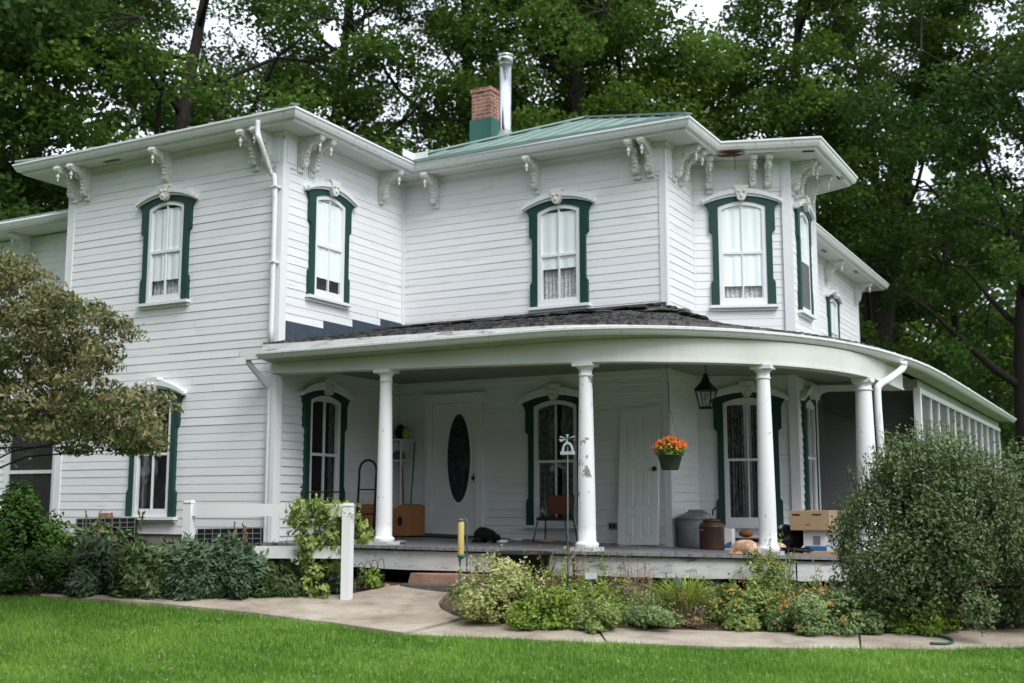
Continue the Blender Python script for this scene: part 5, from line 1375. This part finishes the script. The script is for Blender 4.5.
# black bag (lumpy)
def lump(name, label, cat, c, r, s, mt, seed=0, flat=.02, amp=.18):
    rng = np.random.default_rng(seed); ph = rng.uniform(0, 6, 9); m = MB(); n, mm = 28, 16; rings = []
    for i in range(mm+1):
        th = PI*i/mm; row = []
        for k in range(n):
            f = 2*PI*k/n; k_ = 1+amp*(math.sin(3*f+ph[0]+2*th)*.5+math.sin(5*f+ph[1]-3*th)*.35+math.sin(8*f+4*th+ph[2])*.2)
            row.append(m.vert((c[0]+r*s[0]*k_*math.sin(th)*math.cos(f), c[1]+r*s[1]*k_*math.sin(th)*math.sin(f), c[2]+max(0, r*s[2]*(1-math.cos(th))*(1+.1*math.sin(4*f+ph[3]))*.5*2-.0))))
        rings.append(row)
    for a, b in zip(rings, rings[1:]):
        for k in range(n): m.var = .5; m.face((a[k], a[(k+1) % n], b[(k+1) % n], b[k]), True)
    return tag(build(name, m, mt, None), label, cat)
xb, yb_ = onp(787, 540, 1, 15.75)[:2]
lump('trash_bag', 'black plastic bag stuffed under the flat cardboard box', 'bag', (xb, 15.62, F0(xb, 15.6)), .25, (1.15, .7, .70), mat('black_plastic_bag', (.008,.009,.012), (.016,.017,.02), .3, bump=.5, bscale=20, spec=.5), 1)
m = MB(); xq = onp(776, 546, 1, 15.1)[0]
lump('orange_white_lump', 'small orange and white bundle on the floor right of the third column', 'cloth', (xq+.02, 15.05, F0(xq, 15.05)), .11, (1.2, .9, .62), M['gingerfur'], 4)  # plain lump in fur colours, resembles a lying calico cat
m = MB(); m.M = Matrix.Translation((xb+.25, 14.95, F0(xb, 15)+.02)); 
for k in range(8): m.tube([(rnd.uniform(-.3, .3), rnd.uniform(-.1, .1), .02*rnd.random()), (rnd.uniform(-.3, .3), rnd.uniform(-.1, .1), .06*rnd.random()), (rnd.uniform(-.3, .3), rnd.uniform(-.1, .1), .02)], .018, 6)
tag(build('tangled_straps', m, M['black'], None), 'dark tangled straps lying before the white box', 'straps')
m = MB(); xg = onp(838, 545, 1, 15.0)[0]; zq_ = F0(xg, 15.0); m.M = Matrix.Translation((xg, 15.0, zq_+.05)) @ Matrix.Rotation(.15, 4, 'Z'); m.box(-.55, .45, -.09, .09, -.045, -.015); m.box(-.35, .5, -.05, .11, -.014, .01)
tag(build('board', m, M['card_light'], None), 'pale boards lying flat at the right end of the porch', 'board')

# cats
def cat_mesh(name, label, parts, mt, loc, ears, legs=(), tail=None):
    m = MB()
    for pts, rs in parts: m.tube(dense(pts, 3), list(np.interp(np.linspace(0, 1, (len(pts)-1)*3+1), np.linspace(0, 1, len(pts)), rs)), 14)
    for c, r in ears[0]: m.ball(c, r, 12, 9)
    for c, d_ in ears[1]: m.tube([c, (c[0]+d_[0], c[1]+d_[1], c[2]+d_[2])], [.022, .002], 6)
    for pts, rs in legs: m.tube(pts, rs, 8)
    if tail: m.tube(dense(tail, 3), .014, 8)
    o = build(name, m, mt, None)
    o.location = loc; tag(o, label, 'cat')
    md = o.modifiers.new('fuse', 'REMESH'); md.mode = 'VOXEL'; md.voxel_size = .009; md.use_smooth_shade = True
    sm = o.modifiers.new('smooth', 'SMOOTH'); sm.iterations = 4
    rng = np.random.default_rng(3); PP = []; NN = []
    for pts, rs in parts:
        Q = np.array(dense(pts, 6)); rr_ = np.interp(np.linspace(0, 1, len(Q)), np.linspace(0, 1, len(pts)), rs)
        i = rng.integers(0, len(Q), 3200); a = rng.uniform(0, 2*PI, 3200); nn = np.stack([rng.normal(0, .35, 3200), np.cos(a), np.sin(a)], 1); nn /= np.linalg.norm(nn, axis=1, keepdims=True)
        PP.append(Q[i]+nn*rr_[i][:, None]*1.01); NN.append(nn)
    for c, r in ears[0]:
        nn = rng.normal(size=(500, 3)); nn /= np.linalg.norm(nn, axis=1, keepdims=True); PP.append(np.array(c)+nn*r*1.01); NN.append(nn)
    PP = np.concatenate(PP); NN = np.concatenate(NN); k = PP[:, 2] > .004; PP = PP[k]; NN = NN[k]; n = len(PP)
    tip = NN*.5+rng.normal(size=(n, 3))*.35+np.array([-.6, 0, -.5])
    V, F = leaves(PP, rng.normal(size=(n, 3)), rng.uniform(.022, .042, n), rng.uniform(.003, .006, n), rng, .05, tip)
    var = np.clip(.5+.45*np.sin(PP[:, 0]*22+1)*np.cos(PP[:, 1]*17)+rng.normal(0, .2, n), 0, 1)
    leafmesh('fur', V, F, var, mt, o)
    return o
cx_, cy_ = onp(745, 560, 1, 13.15)[:2]; cx_, cy_ = -4.17, 13.30
cat_mesh('cat', 'ginger and cream cat curled asleep on the porch edge by the third column',
    [([(-.17, .02, .07), (-.08, -.02, .095), (.04, -.02, .10), (.13, .02, .08)], [.06, .095, .10, .07])], M['gingerfur'],
    (cx_, cy_, F0(cx_, cy_)), ([((.16, -.06, .05), .052), ((.185, -.095, .035), .028), ((-.16, -.04, .05), .055)], [((.14, -.05, .09), (-.01, 0, .04)), ((.185, -.03, .085), (.01, .01, .04))]),
    [([(.08, -.08, .04), (.14, -.12, .02)], [.03, .02]), ([(-.12, -.08, .03), (-.03, -.13, .02)], [.03, .018])], [(-.2, .0, .03), (-.22, -.08, .02), (-.12, -.14, .018), (0, -.145, .018)])
[o for o in COL.objects if o.name.startswith('cat')][0].scale = (.86, .86, .86)
bxx, byy, _ = place(487, 546, Y=14.0)
cat_mesh('cat', 'black cat crouching over food bowls near the front door',
    [([(-.19, .02, .10), (-.10, 0, .15), (.02, 0, .14), (.13, 0, .12)], [.085, .12, .10, .065])], M['blackfur'],
    (bxx, byy, F0(bxx, byy)), ([((.20, -.02, .095), .052), ((.238, -.03, .075), .026)], [((.19, -.05, .13), (0, -.01, .04)), ((.19, .015, .13), (0, .01, .04))]),
    [([(.10, -.05, .08), (.13, -.06, .0)], [.03, .018]), ([(.10, .05, .08), (.12, .06, .0)], [.03, .018]), ([(-.15, -.07, .07), (-.06, -.10, .012)], [.06, .02]), ([(-.15, .08, .07), (-.06, .1, .012)], [.06, .02])], [(-.24, .02, .06), (-.32, .05, .02), (-.30, .14, .015)])
[o for o in COL.objects if o.name.startswith('cat')][-1].scale = (.84, .84, .8)
# bowls
def bowl(px, py, Y, r, label, mt=None):
    x, y, z = place(px, py, Y=Y); m = MB(); m.lathe((x, y, z), [(r*.6, 0), (r*.75, .008), (r, .042), (r*.97, .044), (r*.72, .014), (.001, .012)], 24, cap=False)
    tag(build('bowl', m, mt or M['whitepl'], None), label, 'bowl', 'pet bowls on the porch')
bowl(502, 546, 14.05, .09, 'white bowl right at the black cat'); bowl(517, 543, 14.9, .10, 'white bowl further right of the black cat')
bowl(545, 544, 14.7, .15, 'wide shallow bowl under the left side of the chair', M['card_light']); bowl(573, 544, 14.7, .13, 'wide bowl under the right side of the chair', M['galv'])
bowl(397, 546, 12.9, .14, 'steel bowl right of the first column', M['steel']); bowl(362, 547, 12.9, .13, 'steel bowl left of the first column', M['steel'])
# chair
x, y, z = place(556, 542, Y=15.05)
t = thing('chair', 'low metal chair with a red brown back below the porch window', 'chair', (x, y, z)); zs_ = .33
m = MB(); m.M = Matrix.Translation((x, y, z)) @ Matrix.Rotation(R_(8), 4, 'Z')
Mc = m.M
m.prism([(-.17, .42), (-.17, .64), (-.14, .67), (.16, .67), (.19, .64), (.19, .43), (.15, .40), (-.14, .40)], .17, .20); build('backrest', m, M['redbrown'], t)
m = MB(); m.M = Mc; m.bbox(-.22, .22, -.22, .16, zs_-.02, zs_+.03, .012); build('seat', m, M['black'], t)
for sx in (-1, 1):
    m = MB(); m.M = Mc; m.tube([(sx*.20, -.20, zs_), (sx*.26, -.26, 0)], .013, 8); build('leg', m, M['metalgrey'], t)
    m = MB(); m.M = Mc; m.tube([(sx*.215, .19, .68), (sx*.21, .16, zs_), (sx*.25, .24, 0)], .013, 8); build('leg', m, M['metalgrey'], t)
# door mat
m = MB(); mz = [(-10.35, 14.75), (-9.0, 14.75), (-9.0, 15.5), (-10.35, 15.5)]
a = [m.vert((p[0], p[1], F0(*p)+.004)) for p in mz]; b = [m.vert((p[0], p[1], F0(*p)+.016)) for p in mz]
m.face(b); [m.face((a[k], a[(k+1) % 4], b[(k+1) % 4], b[k])) for k in range(4)]
tag(build('door_mat', m, M['black'], None), 'dark mat lying before the front door', 'mat')
# hand truck
x, y, z = place(364, 545, Y=13.9)
t = thing('hand_truck', 'black hand truck with an arched handle left of the first column', 'hand truck', (x, y, z))
hx0, hx1 = onp(359, 500, 1, 13.9)[0], onp(376, 500, 1, 13.9)[0]; htop = onp(368, 460, 1, 13.9)[2]; cxm = (hx0+hx1)/2; rr_ = (hx1-hx0)/2
m = MB(); m.tube([(hx0, 13.85, z+.05), (hx0, 13.9, htop-rr_)] + [(cxm-rr_*math.cos(PI*k/8), 13.9, htop-rr_+rr_*math.sin(PI*k/8)) for k in range(1, 8)] + [(hx1, 13.9, htop-rr_), (hx1, 13.85, z+.05)], .017, 8)
for q in (.35, .7): m.tube([(hx0, 13.88, z+q), (hx1, 13.88, z+q)], .012, 6)
build('frame', m, M['black'], t)
m = MB(); m.box(hx0-.04, hx1+.04, 13.6, 13.86, z, z+.012); build('toe_plate', m, M['black'], t)
for xw in (hx0-.07, hx1+.03):
    m = MB(); m.M = Matrix.Translation((xw, 13.97, z+.09)) @ Matrix.Rotation(PI/2, 4, 'Y'); m.lathe((0, 0, 0), [(.05, 0), (.09, .005), (.09, .035), (.05, .04)], 18); build('wheel', m, M['black'], t)
# brown board box with hole
xa, xb2 = onp(356, 540, 1, 14.5)[0], onp(408, 540, 1, 14.5)[0]; zt2 = onp(400, 504, 1, 14.5)[2]; z = F0(xa, 14.5)+.002
t = thing('pet_house', 'brown board box with a dark oval hole behind the first column', 'box', ((xa+xb2)/2, 14.6, z))
m = MB(); xm = onp(380, 520, 1, 14.5)[0]
m.prism([(xa, z), (xb2, z), (xb2, zt2-.03), (xb2-.10, zt2), (xm, zt2-.16), (xm-.1, zt2-.005), (xa, zt2)], 14.5, 14.95); build('box_body', m, M['orangewood'], t)
hc = onp(400, 521, 1, 14.5); m = MB(); m.prism([(hc[0]+.045*math.cos(2*PI*k/20), hc[2]+.075*math.sin(2*PI*k/20)) for k in range(20)], 14.494, 14.4985); build('hole', m, M['black'], t)
# shelf on the wall with things
sx0, sx1 = onp(370, 440, 1, 15.25)[0], onp(401, 440, 1, 15.25)[0]; z1_, z2_, z3_ = onp(385, 440, 1, 15.25)[2], onp(385, 460.5, 1, 15.25)[2], 0
t = thing('shelf', 'small white two tier shelf in the porch corner behind the first column', 'shelf', ((sx0+sx1)/2, 15.4, F0(sx0, 15.4)))
m = MB()
for zz in (z1_, z2_): m.box(sx0, sx1, 15.25, 15.58, zz-.012, zz+.012)
build('board', m, M['trim'], t)
for xx in (sx0+.01, sx1-.01):
    m = MB(); m.box(xx-.012, xx+.012, 15.26, 15.28, F0(xx, 15.3), z1_-.0125); m.box(xx-.012, xx+.012, 15.55, 15.57, F0(xx, 15.55), z1_-.0125); build('leg', m, M['trim'], t)
m = MB(); m.box(sx0+.05, sx1-.05, 15.56, 15.58, z2_+.0125, z1_-.0125); build('back', m, M['trim'], t)
m = MB(); m.bbox(sx0+.02, sx0+.2, 15.3, 15.5, z1_+.013, z1_+.05, .004); tag(build('tray', m, M['black'], None), 'flat black tray at the left end of the shelf top', 'tray')
lump('black_bag', 'black bundle on the shelf top beside the lime cloth', 'bag', (sx1-.12, 15.4, z1_+.013), .085, (1, .9, 1.3), M['black'], 7)
lump('lime_cloth', 'lime green cloth on the right end of the shelf top', 'cloth', (sx1+.0, 15.38, z1_+.013), .065, (.8, .8, 1.4), M['lime'], 8)
lump('dark_parcel', 'dark parcel on the lower tier of the shelf', 'parcel', (sx1-.14, 15.42, z2_+.013), .085, (1.2, .9, .8), M['metalgrey'], 9)
# tools leaning
def tool(px0, py0, px1, py1, r, mt, label, head=None, name='broom'):
    p0 = onp(px0, py0, 1, 15.2); p1_ = onp(px1, py1, 1, 15.55); z0 = F0(p0[0], 15.2); t = thing(name, label, 'tool', (p0[0], 15.2, z0), 'long handled tools leaning in the corner')
    m = MB(); m.tube([(p0[0], 15.2, z0+.12), (p1_[0], 15.55, p1_[2])], r, 8); build('handle', m, mt, t)
    m = MB(); m.prism([(p0[0]-.10, z0), (p0[0]+.10, z0), (p0[0]+.06, z0+.16), (p0[0]-.06, z0+.16)], 15.18, 15.22); build('head', m, head or M['drystalk'], t)
tool(399, 541, 400, 460, .016, M['yellowpl'], 'tool with a yellow handle in the porch corner')
tool(404, 541, 402, 466, .016, M['orangewood'], 'tool with a brown wooden handle in the porch corner')
tool(409, 543, 415, 442, .013, M['greenpl'], 'broom with a dark green handle left of the front door')
# string of lights / thin chain left of the door
m = MB()
for k in range(16):
    p = onp(398, 378+k*4.3, 1, 15.5); m.ball((p[0], 15.55, p[2]), .012, 6, 5)
p0 = onp(398, 376, 1, 15.55); p1_ = onp(398, 446, 1, 15.55); m.tube([tuple(p0), tuple(p1_)], .003, 4)
tag(build('hanging_chain', m, M['galv'], None), 'thin beaded chain hanging down the wall left of the front door', 'chain')
# fallen bag left window : child's chair-like rails by side window
m = MB(); zA = F0(-10.2, 13.6)
for px, top in ((304, 486), (344, 486)):
    a = onp(px, top, 0, XS+.5); m.tube([(a[0], a[1], zA), (a[0], a[1], a[2]-.06), (a[0]-.03, a[1]+.02, a[2]), (a[0]-.1, a[1]+.05, a[2]-.02)], .012, 6)
a = onp(308, 492, 0, XS+.5); b = onp(344, 492, 0, XS+.5); m.tube([(a[0], a[1], a[2]), (b[0], b[1], b[2])], .012, 6); m.tube([(a[0], a[1], a[2]-.35), (b[0], b[1], b[2]-.35)], .010, 6)
tag(build('plant_rack', m, M['black'], None), 'dark metal rack standing below the side porch window behind the vine', 'rack')

# lantern
lx, ly = onp(706, 395, 1, 14.5)[:2]; ltz = onp(706, 377, 1, 14.5)[2]; lbz = onp(706, 409, 1, 14.5)[2]
t = thing('lantern', 'black glass lantern hanging from the porch ceiling near the third column', 'lantern', (lx, ly, lbz)); hL = ltz-lbz
m = MB()
top_ = lbz+hL*.58
def fr(r0, z0, r1, z1, w=.010):
    for k in range(4):
        a = PI/4+k*PI/2; m.tube([(lx+r0*math.cos(a), ly+r0*math.sin(a), z0), (lx+r1*math.cos(a), ly+r1*math.sin(a), z1)], w, 5)
fr(.095, lbz+.02, .155, top_)
for r, z in ((.095, lbz+.02), (.155, top_)):
    P = [(lx+r*math.cos(PI/4+k*PI/2), ly+r*math.sin(PI/4+k*PI/2), z) for k in range(5)]
    for a, b in zip(P, P[1:]): m.tube([a, b], .010, 5)
m.lathe((lx, ly, lbz), [(.10, 0), (.10, .02), (.03, .03)], 4)
m.M = Matrix.Translation((lx, ly, 0)) @ Matrix.Rotation(PI/4, 4, 'Z')
m.lathe((0, 0, top_), [(.175, -.005), (.17, .01), (.11, .07), (.06, .12), (.05, .14)], 4, False)
m.M = None; m.lathe((lx, ly, top_+.13), [(.055, 0), (.06, .02), (.03, .045), (.045, .06), (.02, .085), (.01, .1)], 12)
m.tube([(lx, ly, top_+.2), (lx, ly, ZC)], .006, 6); build('lantern_frame', m, M['black'], t)
m = MB()
for k in range(4):
    a, b = PI/4+k*PI/2, PI/4+(k+1)*PI/2
    m.poly([(lx+.092*math.cos(a), ly+.092*math.sin(a), lbz+.03), (lx+.092*math.cos(b), ly+.092*math.sin(b), lbz+.03), (lx+.152*math.cos(b), ly+.152*math.sin(b), top_), (lx+.152*math.cos(a), ly+.152*math.sin(a), top_)])
build('glass', m, M['glass'], t, fix=False)
m = MB(); m.lathe((lx, ly, lbz+.03), [(.02, 0), (.02, .06), (.035, .09), (.03, .13), (.012, .16)], 12); build('bulb_holder', m, M['galv'], t)
# hanging basket
hx, hy = onp(670, 460, 1, 13.35)[:2]; hb = onp(670, 470, 1, 13.35)[2]; ht_ = onp(670, 456, 1, 13.35)[2]
t = thing('hanging_basket', 'dark hanging pot full of orange flowers between the second and third columns', 'flower pot', (hx, hy, hb)); 
m = MB(); m.lathe((hx, hy, hb), [(.10, 0), (.105, .01), (.148, ht_-hb), (.158, ht_-hb+.005), (.158, ht_-hb+.02), (.13, ht_-hb+.01)], 24); build('pot', m, mat('dark_green_pot', (.02,.035,.02), (.04,.06,.035), .6, .3, 9), t)
rng = np.random.default_rng(77); n = 900; P = inball(n, rng, .2)*np.array([.19, .19, .13])+np.array([hx, hy, ht_+.08])
V, F = leaves(P, rng.normal(size=(n, 3))*.7+np.array([0, -.3, .8]), rng.uniform(.03, .06, n), rng.uniform(.02, .04, n), rng, .1); leafmesh('foliage', V, F, rng.uniform(0, 1, n), M['brightleaf'], t)
fn = 75; u = rng.uniform(0, 2*PI, fn); e = rng.uniform(.1, 1.5, fn); FP = np.stack([np.cos(u)*np.cos(e)*.20, np.sin(u)*np.cos(e)*.20, np.sin(e)*.15+.07], 1)+np.array([hx, hy, ht_])
CC = np.repeat(FP, 6, 0)+rng.normal(size=(fn*6, 3))*.012; V, F = leaves(CC, rng.normal(size=(fn*6, 3))*.6+np.array([0, -.8, .5]), np.full(fn*6, .036), np.full(fn*6, .03), rng, .1); leafmesh('flowers', V, F, rng.uniform(0, 1, fn*6), M['orange'], t)
m = MB(); hk = (hx, hy, ht_+.62)
for k in range(3):
    a = k*2*PI/3+.3; m.tube([(hx+.15*math.cos(a), hy+.15*math.sin(a), ht_+.02), hk], .003, 4)
m.tube([hk, (hx, hy, hk[2]+.25), (hx-.01, hy, hk[2]+.30)], .009, 6); m.tube([(hx-.01, hy, hk[2]+.28), (hx-.03, hy, ZC-.1), (hx, hy, ZC)], .005, 5); build('hanger', m, M['metalgrey'], t)

# bird feeder pole, stakes, labels
p = gl(461, 604); bt_ = at(462, 521, dep(p[0], p[1]))
t = thing('bird_feeder', 'tube feeder with yellow body and green base on a thin pole beside the steps', 'bird feeder', p)
m = MB(); zt3 = bt_[2]; zb3 = at(462, 555, dep(p[0], p[1]))[2]
m.lathe((p[0]-.005, p[1], zb3), [(.033, 0), (.036, .01), (.036, zt3-zb3-.02), (.03, zt3-zb3)], 18); build('feeder_tube', m, M['yellowpl'], t)
m = MB(); m.lathe((p[0]-.005, p[1], zb3-.045), [(.02, 0), (.05, .03), (.05, .044)], 14); build('feeder_base', m, M['greenpl'], t)
m = MB(); m.lathe((p[0]-.005, p[1], zt3), [(.042, 0), (.042, .015), (.01, .03)], 14); build('feeder_cap', m, M['metalgrey'], t)
m = MB(); m.tube([(p[0]-.03, p[1]+.02, p[2]-.05), (p[0]-.03, p[1]+.02, zb3-.02)], .013, 8); m.tube([(p[0]+.055, p[1]+.03, p[2]-.05), (p[0]+.055, p[1]+.03, zt3-.02), (p[0]+.04, p[1]+.02, zt3+.03), (p[0], p[1], zt3+.03)], .009, 8); build('pole', m, M['bluegreen'], t)
# tall thin stake with spinner
p = gl(568, 626); dS = dep(p[0], p[1]); top3 = at(567.5, 437, dS)
t = thing('garden_stake', 'tall thin blue green stake with a white star topped windmill ornament', 'garden ornament', p)
m = MB(); m.tube([(p[0], p[1], p[2]-.05), (top3[0], top3[1], top3[2]-.1)], .0075, 8); m.ball((p[0], p[1], at(568, 589, dS)[2]), .02); build('pole', m, M['bluegreen'], t)
m = MB(); cz = top3[2]-.02
for k in range(6):
    a = 2*PI*k/6+.3; b = a+.35; m.prism([(top3[0], cz), (top3[0]+.105*math.cos(a), cz+.035*math.sin(a)+.01), (top3[0]+.10*math.cos(b), cz+.05*math.sin(b)), ], top3[1]-.004+.003*k-.01, top3[1]-.002+.003*k-.01)
m.ring([(top3[0]+.065*math.cos(PI*k/8), cz-.13+.10*math.sin(PI*k/8)) for k in range(9)], [(top3[0]+.048*math.cos(PI*k/8), cz-.13+.075*math.sin(PI*k/8)) for k in range(9)], top3[1]-.008, top3[1]+.008)
m.box(top3[0]-.08, top3[0]+.08, top3[1]-.01, top3[1]+.01, cz-.165, cz-.13)
build('ornament', m, mat('weathered_white_metal', (.34,.40,.44), (.55,.60,.64), .5, .4, 12), t)
# plant sign
def plantsign(px, pb, pt, w, label, mt, plate):
    p = gl(px, pb); dS = dep(p[0], p[1]); tz = at(px, pt, dS)[2]; w = w*dS/FPX
    t = thing('plant_sign', label, 'plant label', p, 'plant labels in the porch bed'); m = MB(); m.tube([(p[0], p[1], p[2]-.05), (p[0], p[1], tz-.03)], .006, 6); build('stake', m, M['metalgrey'], t)
    m = MB(); m.M = Matrix.Translation((p[0], p[1]-.01, tz-.03)) @ Matrix.Rotation(YAW, 4, 'Z') @ Matrix.Rotation(-.35, 4, 'X'); m.bbox(-w/2, w/2, -.004, .004, -.035, .035, .002); build('plate', m, plate, t)
plantsign(592, 628, 573, 12, 'grey metal plant label in front of the second column', 'galv', M['galv'])
plantsign(667, 612, 567, 13, 'small dark plant label before the skirt board', 'black', M['metalgrey'])
plantsign(679, 622, 578, 7, 'tiny teal plant label in the strap leaved clump', 'greenpl', M['bluegreen'])
plantsign(698, 624, 604, 6, 'small dark blue plant label at the foot of the strap leaved clump', 'blue', M['blue'])
# black tub at the porch edge
x, y = onp(522, 558, 1, 11.95)[:2]; zt4 = onp(522, 552, 1, 11.95)[2]
m = MB(); m.lathe((x, 11.95, zt4-.30), [(.26, 0), (.27, .01), (.33, .27), (.35, .275), (.35, .30), (.33, .30), (.30, .10), (.001, .09)], 32, cap=False)
tag(build('tub', m, M['black'], None), 'wide black plastic tub against the porch skirt behind the pale plant', 'tub')
# hose
pts = [gl(878, 632.5, .03), gl(885, 634, .03), gl(900, 636, .035), gl(918, 637.5, .035), (gl(935, 639, .035)), gl(949, 642, .035), gl(953, 645.5, .035), gl(946, 647.5, .035), gl(930, 647.2, .035)]
m = MB(); m.tube(dense(pts, 6), .013, 8); tag(build('garden_hose', m, mat('dull_green_hose', (.02,.075,.055), (.03,.10,.075), .5), None), 'green garden hose curling over the path in front of the shrub', 'hose')
m = MB(); p = gl(878, 628, .0); 
# leaves fallen on lawn
lp = []
for px, py in ((197, 631), (172, 676), (217, 625), (305, 640), (640, 660), (500, 668)): lp.append(gl(px, py, .05))
for q in lp[:3]:
    m = MB(); m.M = Matrix.Translation(q) @ Matrix.Rotation(random.uniform(0, 6), 4, 'Z'); m.poly([(-.05, 0, 0), (-.01, -.03, .012), (.05, 0, .004), (0, .035, .015)])
    k = lp.index(q); tag(build('fallen_leaf', m, M['drystalk'], None, fix=False), ['dry leaf on the lawn just below the path left of centre', 'dry leaf on the lawn near the bottom left of the picture', 'dry leaf at the lawn edge touching the path'][k], 'leaf', 'fallen leaves on the lawn')
# stones in bed
rk = random.Random(8)
for k, (px, py, lb) in enumerate(((300, 596, 'tan stone in the mulch left of the vine'), (385, 588, 'flat brown stone in the mulch before the first column'), (372, 584, 'reddish stone under the porch edge'), (605, 626, 'pale stone among the plants by the plant label'))):
    q = gl(px, py); lump('stone', lb, 'stone', (q[0], q[1], q[2]-.01), .06, (1.3, .9, .5), M['slab'], 20+k)

# ------------------------------------------------------------------ camera, light, render
cam = bpy.data.cameras.new('camera'); co = bpy.data.objects.new('camera', cam); COL.objects.link(co); scene.camera = co
cam.sensor_width = 36; cam.lens = 36*FPX/1024; cam.clip_start = .1; cam.clip_end = 1500
co.location = (0, 0, 0); co.rotation_euler = (PI/2+PITCH, 0, YAW)
cam.dof.use_dof = True; cam.dof.focus_distance = 14.8; cam.dof.aperture_fstop = 1.2

SUN_AZ_DIR = Vector((.75, -.45, .95)).normalized()     # towards the sun
el = math.asin(SUN_AZ_DIR.z)
sun = bpy.data.lights.new('sun', 'SUN'); so = bpy.data.objects.new('sun', sun); COL.objects.link(so)
sun.energy = 1.3; sun.angle = R_(25); sun.color = (1, .985, .96)
so.rotation_euler = SUN_AZ_DIR.to_track_quat('Z', 'Y').to_euler()
w = bpy.data.worlds.new('World'); scene.world = w; w.use_nodes = True; N = w.node_tree.nodes; L = w.node_tree.links
sky = N.new('ShaderNodeTexSky'); sky.sky_type = 'NISHITA'; sky.sun_disc = False; sky.sun_elevation = el
sky.sun_rotation = math.atan2(SUN_AZ_DIR.x, SUN_AZ_DIR.y); sky.dust_density = 4; sky.air_density = 1.2
cl_ = N.new('ShaderNodeTexNoise'); cl_.inputs['Scale'].default_value = 2.2; cl_.inputs['Detail'].default_value = 6
tc = N.new('ShaderNodeTexCoord'); L.new(tc.outputs['Generated'], cl_.inputs['Vector'])
mr = N.new('ShaderNodeMapRange'); mr.inputs[1].default_value = .3; mr.inputs[2].default_value = .7; mr.inputs[3].default_value = .72; mr.inputs[4].default_value = .98; L.new(cl_.outputs['Fac'], mr.inputs[0])
mx = N.new('ShaderNodeMix'); mx.data_type = 'RGBA'; L.new(mr.outputs[0], mx.inputs[0]); L.new(sky.outputs[0], mx.inputs[6]); mx.inputs[7].default_value = (8.5, 9.05, 10.0, 1)
bg = N['Background']; L.new(mx.outputs[2], bg.inputs['Color']); bg.inputs['Strength'].default_value = .1
scene.render.engine = 'CYCLES'
vs = scene.view_settings; vs.view_transform = 'Standard'; vs.look = 'None'; vs.gamma = 1; vs.exposure = 0.86
scene.render.resolution_x = 1024; scene.render.resolution_y = 683
scene.cycles.max_bounces = 8; scene.cycles.transparent_max_bounces = 24
